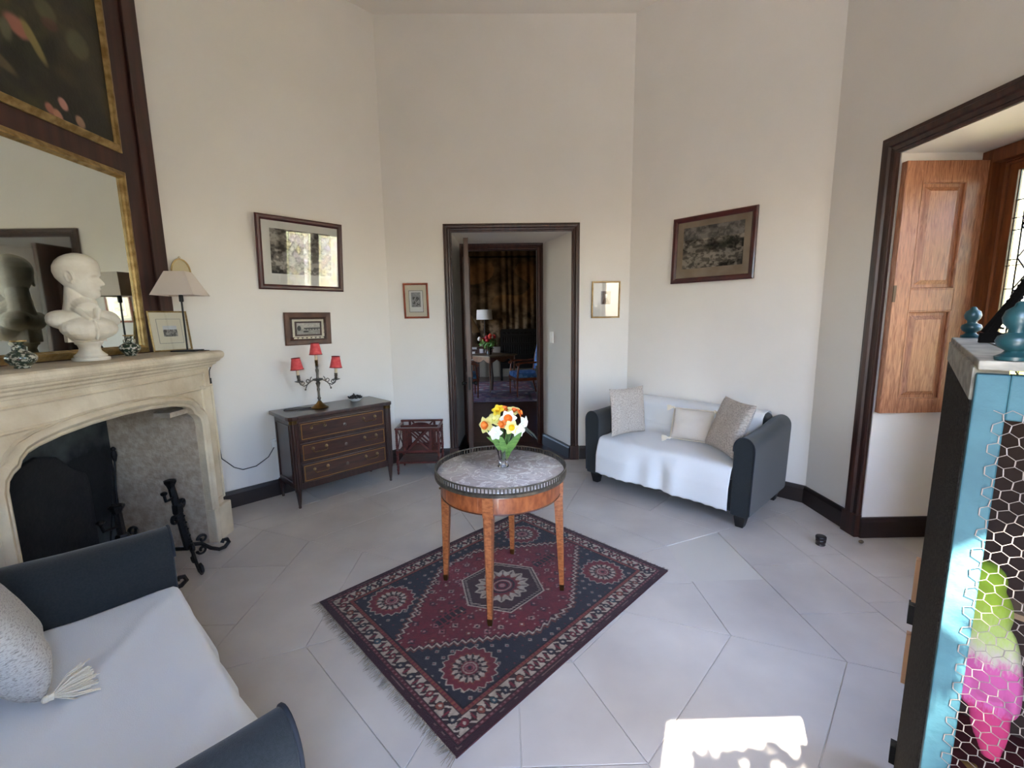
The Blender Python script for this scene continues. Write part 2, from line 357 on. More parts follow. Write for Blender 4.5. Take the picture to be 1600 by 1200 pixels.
# ---- baseboards
BP = [(0, 0), (.022, 0), (.022, .112), (.016, .124), (.013, .138), (0, .14)]
def baseboard(name, A, B, e0=0.008, e1=0.008):
    A = Vector(A); B = Vector(B); d = (B - A).normalized(); n = Vector((d.y, -d.x)); A = A - d * e0; B = B + d * e1; L = (B - A).length
    return struct(name, MB().prism(BP, 0, L, lambda o, z, t: (A.x + d.x * t + n.x * o, A.y + d.y * t + n.y * o, z)), BASEB)
baseboard('baseboard_back_left_of_door', V['B1'], (-0.60, 4.53), e1=0)
baseboard('baseboard_back_right_of_door', (0.78, 4.53), V['B2'], e0=0)
baseboard('baseboard_back_right', V['B2'], V['R1'])
baseboard('baseboard_right', V['R1'], (2.387, 2.86), e1=0)
baseboard('baseboard_window_niche', (2.385, 2.748), (2.94, 2.748))
baseboard('baseboard_window_back', (2.943, 2.74), (2.943, 1.42))
baseboard('baseboard_back_left', V['L1'], V['B1'])
baseboard('baseboard_front_right', V['R2'], V['F1'])
baseboard('baseboard_front_left', V['F2'], V['L2'])
baseboard('baseboard_door_niche_right', (0.45, 5.10), (0.686, 4.545))
baseboard('baseboard_door_niche_left', (-0.511, 4.545), (-0.49, 5.10))

# ---- door casing, inner door frame, door leaf
CAS = [(0, 0), (0, .018), (.012, .022), (.018, .014), (.036, .020), (.042, .030), (.062, .034), (.066, .024), (.08, .024), (.08, 0)]
struct('trim_1', MB().frame(1.197, 2.35, CAS, lambda x, y, z: (0.0875 + x, 4.53 + y, 1.175 + z), True)
       .box(-0.597, -0.505, 4.49, 4.53, 0, 0.15).box(0.68, 0.772, 4.49, 4.53, 0, 0.15), DARKWOOD, bevel=0.002)
INN = [(0, .05), (0, -.05), (-.07, -.05), (-.07, .02), (-.055, .03), (-.04, .022), (-.02, .04)]
struct('trim_2', MB().frame(0.94, 2.335, INN, lambda x, y, z: (-0.02 + x, 5.14 + y, 1.1675 + z), True), DARKWOOD, bevel=0.002)
door = tag(MB().box(0, 0.76, -0.0225, 0.0225, 0.012, 2.262).build('door_1', DARKWOOD, bevel=0.003), kind='structure')
door.location = (-0.418, 5.07, 0); door.rotation_euler = (0, 0, rad(-85.2))
for z0, z1 in ((0.25, 0.95), (1.12, 2.08)):
    for sgn in (-1, 1):
        MB().frame(0.42, z1 - z0, [(0, 0), (0, .01), (.02, .014), (.03, .004), (.03, 0)], lambda x, y, z: (0.38 + x, sgn * (0.0222 - y), (z0 + z1) / 2 + z)).build('door_panel_moulding', DARKWOOD, door)
for sgn in (-1, 1):
    h = MB().box(0.66, 0.72, sgn * .0225 - .004, sgn * .0225 + .004, 0.78, 0.92).tube([(0.69, sgn * .02, .86), (0.69, sgn * .06, .86)], .011).tube([(0.69, sgn * .06, .86), (0.66, sgn * .065, .86), (0.60, sgn * .06, .855)], .012, 10)
    h.ell((0.69, sgn * .06, .86), (.02, .02, .02)).build('door_handle', IRON, door, smooth=True)
MB().box(0.752, 0.763, -.012, .012, .80, .93).build('latch_plate', IRON, door)
tag(MB().box(.36, .378, 5.06, 5.09, .86, .95).box(.352, .364, 5.065, 5.085, .89, .92).build('strike_plate', IRON), 'small dark iron strike plate on the right side of the inner door frame', 'latch')
tag(MB().box(-.006, .006, -.035, .035, -.062, .062).box(-.010, -.004, -.012, .012, -.02, .02).build('light_switch', WHITEP, bevel=0.002), 'white light switch on the right side of the door recess', 'switch')
_o = bpy.data.objects['light_switch']; _o.location = (0.526, 4.893, 1.285); _o.rotation_euler = (0, 0, rad(23.0))
# ---- window niche on the right: casing, oak shutter, leaded window
struct('trim_3', MB().frame(1.338, 2.445, [(0, 0), (0, .02), (.014, .026), (.022, .016), (.045, .022), (.052, .036), (.08, .04), (.086, .028), (.108, .028), (.108, 0)],
       lambda x, y, z: (2.386 + y, 2.079 - x, 1.2225 + z), True).box(2.345, 2.386, 2.742, 2.864, 0, .155), DARKWOOD, bevel=0.002)
sh = thing('window_shutter', 'open oak shutter with two raised panels folded into the window recess', 'shutter', (2.64, 2.718, 0.866))
def shp(name, x0, x1, z0, z1, y0=-.02, y1=.02, m=OAKS, bev=.003): return MB().box(x0, x1, y0, y1, z0, z1).build(name, m, sh, bevel=bev)
shp('stile', -.25, -.145, 0, 1.52); shp('stile', .128, .245, 0, 1.52)
for z0, z1 in ((0, .085), (.645, .775), (1.405, 1.52)): shp('rail', -.145, .128, z0, z1)
for z0, z1 in ((.085, .645), (.775, 1.405)):
    zc, hh, xc, ww = (z0 + z1) / 2, z1 - z0, -.0085, .273
    pn = MB().box(-.145, .128, -.004, .012, z0, z1)
    a, b = (ww / 2 - .03, hh / 2 - .03), (ww / 2 - .055, hh / 2 - .055)
    vs_ = [(xc + sx * p, -.004, zc + sz * q) for p, q in (a,) for sx, sz in ((-1, -1), (1, -1), (1, 1), (-1, 1))] + [(xc + sx * p, -.017, zc + sz * q) for p, q in (b,) for sx, sz in ((-1, -1), (1, -1), (1, 1), (-1, 1))]
    pn.add(vs_, [(0, 1, 5, 4), (1, 2, 6, 5), (2, 3, 7, 6), (3, 0, 4, 7), (4, 5, 6, 7)])
    pn.build('raised_panel', OAKS, sh)
    MB().frame(ww - .024, hh - .024, [(0, .004), (0, .014), (.006, .021), (.012, .021), (.012, .004)], lambda x, y, z: (xc + x, y, zc + z)).build('panel_moulding', OAKS, sh)
MB().box(-.252, -.235, -.024, -.018, .70, .80).build('lock_plate', M('old_iron', rgb(92, 72, 54), .6, metal=.4), sh)
for zz in (.2, 1.3): MB().lathe([(.008, 0), (.008, .08)], 10, (.248, -.012, zz)).build('hinge', IRON, sh)
WY0, WY1, WZ0, WZ1 = 1.44, 2.70, 0.86, 2.40
win = tag(MB().frame(1.14, 1.42, [(0, -.03), (0, .03), (.012, .034), (.02, .026), (.06, .03), (.06, -.03)], lambda x, y, z: (2.965 + y, 2.07 - x, 1.63 + z)).build('window_1', OAKF), kind='structure')
MB().box(2.884, 2.966, 2.685, 2.747, .862, 2.44).box(2.884, 2.966, 1.425, 1.455, .862, 2.44).box(2.884, 2.966, 1.455, 2.685, 2.365, 2.44).build('window_lining', OAKF, win, bevel=.003)
MB().box(2.93, 2.995, 2.035, 2.105, .92, 2.34).build('mullion', OAKF, win, bevel=.004)
MB().box(2.90, 3.03, 1.42, 2.72, .835, .862).build('window_sill', OAKF, win, bevel=.006)
for c_ in (1.77, 2.37): MB().frame(.42 if 0 else .455, 1.34, [(0, -.018), (0, .018), (.04, .022), (.04, -.018)], lambda x, y, z: (2.965 + y, c_ - x, 1.63 + z)).build('sash_frame', OAKF, win, bevel=.002)
def clip(poly, ax, lim, sgn):
    out = []
    for i in range(len(poly)):
        p, q = poly[i], poly[(i + 1) % len(poly)]; a, b = sgn * (lim - p[ax]), sgn * (lim - q[ax])
        if a >= 0: out.append(p)
        if a * b < 0: t = a / (a - b); out.append((p[0] + (q[0] - p[0]) * t, p[1] + (q[1] - p[1]) * t))
    return out
PANES = [glassy('pane_' + nme, c, .9, .05) for nme, c in (('clear', (.98, .99, .97, 1)), ('straw', (.985, .96, .80, 1)), ('green', (.93, .975, .85, 1)), ('rose', (.985, .93, .91, 1)), ('violet', (.96, .93, .985, 1)))]
LEAD = M('lead_came', rgb(70, 66, 66), .55, metal=.5)
rp = random.Random(5)
for c_ in (1.77, 2.37):
    y0, y1, z0, z1 = c_ - .2275, c_ + .2275, .96, 2.30; iy0, iy1, iz0, iz1 = y0 + .045, y1 - .045, z0 + .045, z1 - .045
    came = MB(); DW, DH = .1217, .178
    def pane(poly, m):
        if len(poly) < 3: return
        MB().prism(poly, 2.9625, 2.9675, lambda y, z, x: (x, y, z)).build('glass_pane', m, win)
        n_ = len(poly)
        for i in range(n_): came.tube([(2.965, *poly[i]), (2.965, *poly[(i + 1) % n_])], .0042, 4)
    for a_ in range(-1, 5):
        for b_ in range(-1, 9):
            for off in (0, .5):
                cy, cz = iy0 + (a_ + off) * DW, iz0 + (b_ + off) * DH
                poly = [(cy - DW / 2, cz), (cy, cz - DH / 2), (cy + DW / 2, cz), (cy, cz + DH / 2)]
                for ax, lim, sg in ((0, iy1, 1), (0, iy0, -1), (1, iz1, 1), (1, iz0, -1)): poly = clip(poly, ax, lim, sg) if poly else poly
                if poly: pane(poly, rp.choice(PANES[:1] * 3 + PANES[1:2] * 2 + PANES[3:]))
    nz = 8; dz = (z1 - z0) / nz
    for i in range(nz):
        for (p, q) in ((y0, iy0), (iy1, y1)): pane([(p, z0 + i * dz), (q, z0 + i * dz), (q, z0 + (i + 1) * dz), (p, z0 + (i + 1) * dz)], PANES[2 if i % 2 else 1])
    for (p, q) in ((z0, iz0), (iz1, z1)):
        for i in range(3): w3 = (iy1 - iy0) / 3; pane([(iy0 + i * w3, p), (iy0 + (i + 1) * w3, p), (iy0 + (i + 1) * w3, q), (iy0 + i * w3, q)], PANES[1 + i % 2])
    came.build('lead_came', LEAD, win)
    for i in range(1, 5): MB().tube([(2.955, y0 - .01, z0 + i * .268), (2.955, y1 + .01, z0 + i * .268)], .003, 6).build('saddle_bar', IRON, win)
_R2, _dd, _nn = Vector((2.385, 1.22, 0)), Vector((-.681, -.732, 0)), Vector((.732, -.681, 0))
struct('fill_window', MB().frame(.97, 1.95, [(0, .03), (0, -.03), (-.05, -.03), (-.05, .03)], lambda x, y, z: tuple(_R2 + _dd * (.565 + x) + _nn * (.42 + y) + Vector((0, 0, 1.675 + z)))), OAKF)  # unseen window, added for fill daylight on the fireplace side
# ---- frame of the garden doorway behind the camera
struct('trim_4', MB().frame(.64, 2.45, [(0, .03), (0, -.02), (-.025, -.02), (-.025, .03)], lambda x, y, z: (.04 + x, -.25 + y, 1.225 + z), True), OAKF)
# ---- outdoors
GRASS = M('lawn', rgb(58, 56, 40), .9, col2=rgb(84, 78, 58), scale=3)
struct('ground_outside', MB().box(-14, 16, -16, 16, -0.35, -0.30), GRASS)
struct('terrace_outside', MB().box(-2.0, 2.4, -3.0, -0.285, -0.30, -0.02), M('terrace_stone', rgb(78, 74, 68), .9))
struct('bounce_gravel', MB().box(3.3, 9.0, 1.0, 8.0, -.30, -.27), M('pale_gravel', rgb(222, 208, 172), .9, col2=rgb(236, 226, 196), scale=30))  # pale ground added to bounce sunlight up into the window niche
def foliage(name, label, spots, n, leaf, mat, cat='shrub'):
    r = np.random.default_rng(len(label)); vs = []; fs = []
    for (cx, cy, cz, rx, ry, rz_) in spots:
        for i in range(n):
            d = r.normal(size=3); d /= np.linalg.norm(d); rr = r.random() ** .4; p = np.array([cx, cy, cz]) + d * rr * np.array([rx, ry, rz_])
            if p[2] < -.28: continue
            a = r.normal(size=3); a /= np.linalg.norm(a); b = np.cross(a, r.normal(size=3)); b /= np.linalg.norm(b); L = leaf * (0.7 + .6 * r.random()); o = len(vs)
            vs += [tuple(p - a * L), tuple(p + b * L * .45), tuple(p + a * L), tuple(p - b * L * .45)]; fs.append((o, o + 1, o + 2, o + 3))
    me = bpy.data.meshes.new(name); me.from_pydata(vs, [], fs)
    t = thing(name, label, cat, (spots[0][0], spots[0][1], -.3))
    o = obj('foliage', me, mat, t); o.location = (-spots[0][0], -spots[0][1], .3); o['kind'] = 'stuff'
    MB().tube([(0, 0, 0), (.05, 0, spots[0][2] * .5 + .1), (0, .05, spots[0][2] + .3)], [.06, .04, .02], 8).build('stem', DARKWOOD, t)
LEAFY = M('yellow_green_leaf', rgb(120, 140, 50), .6, col2=rgb(196, 190, 96), scale=3); LEAFG = M('green_leaf', rgb(70, 110, 52), .6, col2=rgb(120, 160, 80), scale=3)  # one yellow-green leaf tone, one plain green
foliage('garden_shrub', 'yellow green leafy shrub outside the leaded window', [(6.2, 6.2, .5, .6, 1.2, .8), (6.2, 7.2, .4, .6, 1.0, .7)], 1500, .10, LEAFY)
foliage('garden_shrub', 'fresh green shrub outside the leaded window near the doorway side', [(6.3, 2.2, .3, .5, 1.0, .6)], 1500, .10, LEAFG)
vine = foliage('climbing_vine', 'vine leaves hanging over the top of the garden doorway', [(0.50, -.40, 2.0, .05, .05, .5), (0.04, -.42, 2.43, .4, .05, .045)], 110, .045, LEAFG, 'vine')
struct('bounce_wall', MB().box(7.2, 7.5, 0.0, 9.5, -.3, 3.4), M('bounce_wall_stone', rgb(232, 226, 208), .9, col2=rgb(240, 234, 218), scale=4))  # pale wall added outside to bounce sunlight through the leaded window
# unseen tree added beyond the terrace; its crown shades the doorway from sun
_k = 12.0; _tc = Vector((0.66, 0.02, 0)) - Vector((SUN_AZ[0] * math.cos(SUN_EL), SUN_AZ[1] * math.cos(SUN_EL), -math.sin(SUN_EL))) * (_k / math.cos(SUN_EL))
tree = thing('shade_tree', 'unseen leafy tree added beyond the terrace to shade the garden doorway', 'tree', (_tc.x - 1.0, _tc.y - .6, -.3))
r_ = np.random.default_rng(12); vs_, fs_ = [], []
for i in range(5200):
    d = r_.normal(size=3); d /= np.linalg.norm(d); p = np.array([1.0, .6, _tc.z + .3]) + d * r_.random() ** .45 * np.array([1.45, .95, 1.05]); a = r_.normal(size=3); a /= np.linalg.norm(a); b = np.cross(a, r_.normal(size=3)); b /= np.linalg.norm(b); L = .11 * (.7 + .6 * r_.random()); o = len(vs_)
    vs_ += [tuple(p - a * L), tuple(p + b * L * .6), tuple(p + a * L), tuple(p - b * L * .6)]; fs_.append((o, o + 1, o + 2, o + 3))
me_ = bpy.data.meshes.new('crown'); me_.from_pydata(vs_, [], fs_); obj('crown', me_, LEAFG, tree)['kind'] = 'stuff'
MB().tube([(0, 0, 0), (.1, .05, 6), (.5, .3, _tc.z - 2), (1.0, .6, _tc.z + .3)], [.28, .2, .12, .05], 10).build('trunk', DARKWOOD, tree)
# ================================================================== FIREPLACE WALL
fp = thing('fireplace', 'carved limestone fireplace with a low arched opening and moulded mantel shelf', 'fireplace', (-2.2, 2.29, 0))
YC = 2.29; FX = -2.02
half = [(.57, 0), (.57, .25), (.57, .55), (.57, .84), (.562, .875), (.542, .90), (.515, .918), (.503, .945), (.478, .968), (.43, .985), (.33, 1.004), (.18, 1.019), (0, 1.025)]
arch = [(YC + p, z) for p, z in half] + [(YC - p, z) for p, z in half[::-1][1:]]
oh = [(.71, 0), (.71, .25), (.71, .55), (.71, .84), (.71, .95), (.71, 1.05), (.71, 1.14), (.71, 1.20), (.62, 1.20), (.52, 1.20), (.38, 1.20), (.19, 1.20), (0, 1.20)]
outer = [(YC + p, z) for p, z in oh] + [(YC - p, z) for p, z in oh[::-1][1:]]
def ring(a, b, x):
    n = len(a); vs = [(x, *p) for p in a] + [(x, *p) for p in b]; return vs, [(i, i + 1, n + i + 1, n + i) for i in range(n - 1)]
n = len(arch); mb = MB(); vs_, fs_ = ring(arch, outer, FX); mb.add(vs_, fs_)
vb, fb = ring(arch, outer, FX - .035); mb.add(vb, fb)
mb.add([(FX, *p) for p in arch] + [(FX - .035, *p) for p in arch], [(i, i + 1, n + i + 1, n + i) for i in range(n - 1)])
mb.add([(FX, *p) for p in outer] + [(FX - .43, *p) for p in outer], [(i, i + 1, n + i + 1, n + i) for i in range(n - 1)])
mb.build('surround', LIME, fp, world=True, weld=True)
# roll mouldings that follow the arch
def arch_mould(off, prof):
    m = MB(); k = len(prof); vs = []; fs = []
    pts = [Vector(p) for p in arch]
    for i, p in enumerate(pts):
        t = (pts[min(i + 1, n - 1)] - pts[max(i - 1, 0)]).normalized(); nr = Vector((t.y, -t.x))
        for o, pr in prof: q = p + nr * (off + o); vs.append((FX + pr, q.x, max(q.y, .16 if False else 0)))
    for i in range(n - 1):
        for j in range(k - 1): fs.append((i * k + j, i * k + j + 1, (i + 1) * k + j + 1, (i + 1) * k + j))
    return m.add(vs, fs)
rollp = [(0, 0), (.0, .012), (.010, .020), (.018, .012), (.024, .026), (.038, .034), (.052, .026), (.058, .010), (.064, .016), (.070, .0)]
arch_mould(0, rollp).build('arch_moulding', LIME, fp, smooth=True, world=True)
for sg in (-1, 1):
    y = YC + sg * .655
    MB().box(FX - .43, FX + .03, YC + sg * .568, YC + sg * .745, 0, .24).build('plinth', LIME, fp, bevel=.008, world=True)
    MB().frame(.085, .78, [(0, 0), (0, .006), (.008, .012), (.016, .004), (.016, 0)], lambda x, yy, z: (FX - yy, y + sg * .012 + x, .68 + z)).build('pier_panel_moulding', LIME, fp, world=True)
MB().frame(1.28, .085, [(0, 0), (0, .006), (.008, .012), (.016, .004), (.016, 0)], lambda x, yy, z: (FX - yy, YC + x, 1.118 + z)).build('frieze_moulding', LIME, fp, world=True)
sp = [(0, 1.20), (.012, 1.20), (.016, 1.215), (.03, 1.222), (.035, 1.235), (.05, 1.245), (.052, 1.255), (.06, 1.258), (.068, 1.27), (.07, 1.285), (.066, 1.30), (.055, 1.309)]
m = MB(); k = len(sp); vs = []; fs = []
for o, z in sp: vs += [(-2.45, YC + .71 + o + .03, z), (FX + o - .02, YC + .71 + o + .03, z), (FX + o, YC + .71 + o + .01, z), (FX + o, YC - .71 - o - .01, z), (FX + o - .02, YC - .71 - o - .03, z), (-2.45, YC - .71 - o - .03, z)]
for j in range(k - 1):
    for i in range(6): fs.append((j * 6 + i, j * 6 + (i + 1) % 6, (j + 1) * 6 + (i + 1) % 6, (j + 1) * 6 + i))
fs += [tuple(range(6))[::-1], tuple(range((k - 1) * 6, k * 6))]
m.add(vs, fs).build('mantel_shelf', LIME, fp, bevel=.004, world=True)
# hearth: cheeks, back, hood
MB().prism([(FX - .032, YC + .565), (FX - .032, YC + .60), (-2.56, YC + .52), (-2.54, YC + .461)], 0, 1.1, lambda x, y, z: (x, y, z)).build('hearth_cheek', LIME2, fp, world=True)
MB().prism([(FX - .032, YC - .565), (-2.54, YC - .461), (-2.56, YC - .52), (FX - .032, YC - .60)], 0, 1.1, lambda x, y, z: (x, y, z)).build('hearth_cheek', LIME2, fp, world=True)
MB().box(-2.57, -2.53, YC - .53, YC + .53, 0, 1.15).build('hearth_back', SOOT, fp, world=True)
MB().prism([(-2.53, 1.06), (FX - .032, 1.10), (FX - .032, 1.13), (-2.53, 1.13)], YC - .53, YC + .53, lambda x, z, y: (x, y, z)).build('hearth_hood', SOOT, fp, world=True)
MB().box(FX - .12, FX - .02, YC + .35, YC + .566, .93, .96).build('lintel_corner', LIME2, fp, world=True)
fb_ = [(-.27, 0), (.27, 0), (.27, .56), (.255, .62), (.20, .66), (.16, .70), (.10, .77), (0, .80), (-.10, .77), (-.16, .70), (-.20, .66), (-.255, .62), (-.27, .56)]
fbk = tag(MB().prism([(YC + p * .97, .005 + q) for p, q in fb_], -2.525, -2.495, lambda y, z, x: (x, y, z)).build('fireback', M('sooty_iron', rgb(12, 12, 13), .8, col2=rgb(22, 22, 22), scale=14, bump=.5), bevel=.006), 'black cast iron fireback with an arched top standing in the hearth', 'fireback')
def spiral(c, r0, turns, a0, ax, sgn=1, n=16):
    out = []
    for i in range(n + 1):
        t = i / n; a = a0 + sgn * turns * 2 * PI * t; r = r0 * (1 - .72 * t); out.append(Vector(c) + ax[0] * (r * math.cos(a)) + ax[1] * (r * math.sin(a)))
    return out
def andiron(label, loc, rz, lean):
    t = thing('andiron', label, 'andiron', loc, rz, 'pair of wrought iron andirons'); X, Y, Z = Vector((1, 0, 0)), Vector((0, 1, 0)), Vector((0, 0, 1))
    top = Vector((lean[0], lean[1], .54)); b = Vector((0, 0, .10)); at = lambda f: b + (top - b) * f
    MB().tube([b, at(.35), at(.7), top], [.024, .022, .020, .018], 6).build('shaft', IRON, t)
    MB().lathe([(.018, -.03), (.024, -.012), (.034, .006), (.036, .016), (.026, .022)], 6, top).build('cup', IRON, t)
    MB().tube([at(.80), at(.80) + Vector((0, -.05, 0)), at(.80) + Vector((0, -.085, .005)), at(.80) + Vector((0, -.095, .045))], .008, 8).lathe([(.006, 0), (.018, .012), (.020, .02), (.012, .026)], 6, at(.80) + Vector((0, -.095, .04))).build('spit_hook', IRON, t)
    for i in range(9): 
        p = at(.1 + .05 * i); MB().ell(p + Vector((.02, (-1) ** i * .006, 0)), (.008, .008, .006), 6, 4).build('rivet', IRON, t)
    MB().lathe([(.026, -.03), (.031, -.02), (.031, .02), (.026, .03)], 6, at(.62)).build('collar', IRON, t)
    for sg, f in ((1, .66), (-1, .52)):
        c = at(f) + Y * (sg * .055); MB().tube(spiral(c, .036, 1.2, PI if sg > 0 else 0, (Y, Z), sg), 1, 6, flat=(.011, .006)).build('scroll', IRON, t)
    for a in (rad(-50), rad(50)):
        ax = Vector((math.cos(a), math.sin(a), 0)); p = [Z * .12 + ax * .02, Z * .10 + ax * .07, Z * .045 + ax * .12, Z * .012 + ax * .17, Z * .012 + ax * .205, Z * .035 + ax * .232, Z * .06 + ax * .222, Z * .064 + ax * .20, Z * .048 + ax * .19]
        MB().tube(p, 1, 6, flat=(.013, .010)).build('leg', IRON, t)
        MB().tube(spiral(Z * .13 + ax * .08, .03, 1.1, PI, (ax, Z), -1), 1, 6, flat=(.010, .007)).build('scroll', IRON, t)
        MB().tube(spiral(Z * .06 + ax * .07, .03, 1.1, PI, (ax, Z), 1), 1, 6, flat=(.010, .007)).build('scroll', IRON, t)
    MB().tube([Z * .10, Vector((-.15, 0, .11)), Vector((-.36, 0, .10)), Vector((-.37, 0, .0))], .011, 6).build('log_bar', IRON, t)
    return t
andiron('black wrought iron andiron with scrolls standing by the hearth\'s right pier', (-2.0, 2.60, 0), rad(10), (-.045, -.02))
andiron('black wrought iron andiron half hidden behind the near sofa arm', (-2.02, 2.20, 0), rad(-5), (-.03, .01))
tg_ = thing('fire_poker', 'thin iron fire tool with a knobbed handle leaning in the hearth corner', 'poker', (-2.44, 2.60, 0))
MB().tube([(.02, -.02, .0), (0, .05, .50), (-.005, .075, .66)], .006, 8).build('rod', IRON, tg_)
MB().lathe([(.007, -.05), (.012, -.03), (.016, -.01), (.012, .015), (.009, .02), (.014, .03), (.010, .04), (.004, .045)], 10, (-.006, .078, .70)).build('handle', IRON, tg_, smooth=True)
MB().tube([(.02, -.10, .0), (0, .03, .50), (-.003, .045, .64)], .004, 6).build('second_rod', IRON, tg_)

# ---- trumeau: panel with mirror below and flower painting above
tr = thing('trumeau', 'tall dark wood trumeau with a gilt framed mirror under an old flower painting', 'mirror', (-2.40, 2.29, 1.309))
TX = -2.36; y0t, y1t = 1.37, 3.21
MB().box(-2.449, TX - .012, y0t, y1t, 1.309, 4.1).build('panel', TRUM, tr, world=True)
for sg in (-1, 1):
    a, b = sorted((YC + sg * .80, YC + sg * .918)); MB().box(TX - .013, TX + .006, a, b, 1.309, 4.1).build('side_stile', TRUM, tr, bevel=.005, world=True)
my0, my1, mz0, mz1 = 1.63, 2.954, 1.315, 2.437
GP = [(0, 0), (0, .012), (-.008, .016), (-.016, .020), (-.028, .030), (-.036, .030), (-.040, .018), (-.046, .010), (-.050, 0)]
MB().frame(my1 - my0, mz1 - mz0, GP, lambda x, y, z: (TX - .012 - y, (my0 + my1) / 2 + x, (mz0 + mz1) / 2 + z)).build('mirror_frame', GILT, tr, world=True)
MB().box(TX - .012, TX - .008, my0 + .04, my1 - .04, mz0 + .04, mz1 - .04).build('mirror_glass', MIRROR, tr, world=True)
pz0, pz1 = 2.55, 3.95
MB().frame(my1 - my0, pz1 - pz0, GP, lambda x, y, z: (TX - .012 - y, (my0 + my1) / 2 + x, (pz0 + pz1) / 2 + z)).build('painting_frame', GILT, tr, world=True)
NY, NX = 190, 180; W_, H_ = my1 - my0 - .09, pz1 - pz0 - .09
a1, a2, a3 = fnoise(NY, NX, 5, 5, 1), fnoise(NY, NX, 9, 5, 2), fnoise(NY, NX, 3, 3, 4)
img = np.stack([14 + 120 * np.clip(a1 - .42, 0, 1) + 60 * np.clip(a2 - .5, 0, 1) + 14 * a3, 15 + 100 * np.clip(a1 - .42, 0, 1) + 70 * np.clip(a2 - .5, 0, 1) + 10 * a3, 13 + 62 * np.clip(a1 - .42, 0, 1) + 30 * np.clip(a2 - .5, 0, 1)], 2)
yy, xx = np.mgrid[0:NY, 0:NX]; U = xx / (NX - 1) * W_; Zz = (1 - yy / (NY - 1)) * H_          # from left, from bottom
def blob(cu, cz, ru, rz_, col, ang=0, soft=.5, amt=1.0):
    du, dz = U - cu, Zz - cz; c, s = math.cos(ang), math.sin(ang); e = ((du * c + dz * s) / ru) ** 2 + ((-du * s + dz * c) / rz_) ** 2
    k = (1 - smoothstep(1 - soft, 1 + soft, e + (a2 - .5) * 1.1))[..., None] * amt; return img * (1 - k) + np.array(col) * k
R0 = W_ + .12
img = blob(R0 - .70, .55, .13, .045, (126, 74, 60), -1.0); img = blob(R0 - .60, .36, .07, .05, (146, 92, 80), -.4); img = blob(R0 - .53, .33, .028, .10, (122, 110, 62), .5)
img = blob(R0 - .66, .31, .03, .055, (84, 84, 62)); img = blob(R0 - .85, .50, .10, .12, (104, 116, 78)); img = blob(R0 - .80, .20, .16, .03, (116, 100, 66), -.5, amt=.7)
img = blob(R0 - .86, .13, .14, .10, (74, 62, 44), .2, amt=.7)
for cu, cz, c in ((.42, .085, (168, 120, 108)), (.50, .03, (150, 96, 82)), (.46, .012, (170, 118, 96)), (.33, .03, (140, 108, 88))): img = blob(R0 - cu, cz, .024, .030, c, .4)
for i in range(26):
    c = [(120, 84, 72), (104, 104, 72), (140, 120, 90), (90, 50, 46)][i % 4]; img = blob(rng.random() * W_, .45 + rng.random() * .8, .03 + .05 * rng.random(), .03 + .05 * rng.random(), c, rng.random() * 3, amt=.6)
sheet('painting', W_, H_, img, PAINTING, tr, None, zfn=lambda P: np.stack([np.full(len(P), TX - .006) + 2.40, (my0 + my1) / 2 - 2.29 - P[:, 0] * -1, (pz0 + pz1) / 2 - 1.309 + P[:, 1]], 1))

# ---- things on the mantel shelf (top z 1.309)
SZ = 1.3105
bust = thing('bust', 'pale plaster bust of a boy on a round socle standing on the mantel', 'bust', (-2.20, 2.365, SZ), rad(24))
MB().lathe([(.075, 0), (.078, .008), (.076, .016), (.066, .020), (.068, .028), (.058, .036), (.046, .050), (.043, .066), (.048, .082), (.056, .088), (.058, .098), (.052, .102)], 32).build('socle', MARBLEW, bust, smooth=True)
def remesh(o, vox, it=4):
    r = o.modifiers.new('remesh', 'REMESH'); r.mode = 'VOXEL'; r.voxel_size = vox; r.use_smooth_shade = True
    s = o.modifiers.new('smooth', 'SMOOTH'); s.factor = .5; s.iterations = it
b_ = MB()
# head as stacked sections: +x is the face direction, then nose, lips, brow and eye sockets pushed in and out
def _t(tb, t): return float(np.interp(t, [p for p, _ in tb], [q for _, q in tb]))
XFR = ((0, .056), (.06, .070), (.12, .074), (.17, .071), (.22, .078), (.30, .075), (.40, .074), (.47, .076), (.56, .084), (.66, .086), (.76, .084), (.85, .077), (.92, .062), (.97, .042), (1, .012))
XBK = ((0, .020), (.10, -.012), (.20, -.045), (.32, -.068), (.45, -.090), (.58, -.098), (.70, -.095), (.81, -.083), (.90, -.063), (.96, -.040), (1, -.012))
WID = ((0, .020), (.06, .032), (.14, .044), (.25, .052), (.36, .059), (.48, .065), (.60, .071), (.72, .072), (.82, .066), (.90, .054), (.96, .036), (1, .010))
NZ_, NA_ = 56, 72; vs = []; fs = []; gs = lambda a, s: math.exp(-(a / s) ** 2)
for j in range(NZ_ + 1):
    t = j / NZ_; f_, k_, wd = _t(XFR, t), _t(XBK, t), _t(WID, t); z = .322 + .231 * t; xc = (f_ + k_) / 2; hx = (f_ - k_) / 2
    for i in range(NA_):
        a = 2 * PI * i / NA_; ca, sa = math.cos(a), math.sin(a); e = .84
        x = xc + hx * math.copysign(abs(ca) ** e, ca); y = wd * math.copysign(abs(sa) ** e, sa)
        if ca > 0:
            nose = .026 * gs(y, .010) * (smoothstep(.265, .31, np.array(t)) * (1 - smoothstep(.34, .53, np.array(t)))); x += float(nose)
            x += .007 * gs(y, .018) * (gs(t - .205, .018) + .8 * gs(t - .160, .016)) - .004 * gs(y, .02) * gs(t - .182, .008)
            x -= .012 * gs(abs(y) - .030, .014) * gs(t - .455, .045); x += .006 * gs(abs(y) - .030, .009) * gs(t - .455, .022)
            x += .005 * gs(abs(y) - .026, .02) * gs(t - .53, .03) + .006 * gs(y, .016) * gs(t - .06, .05)
        vs.append((x, y, z))
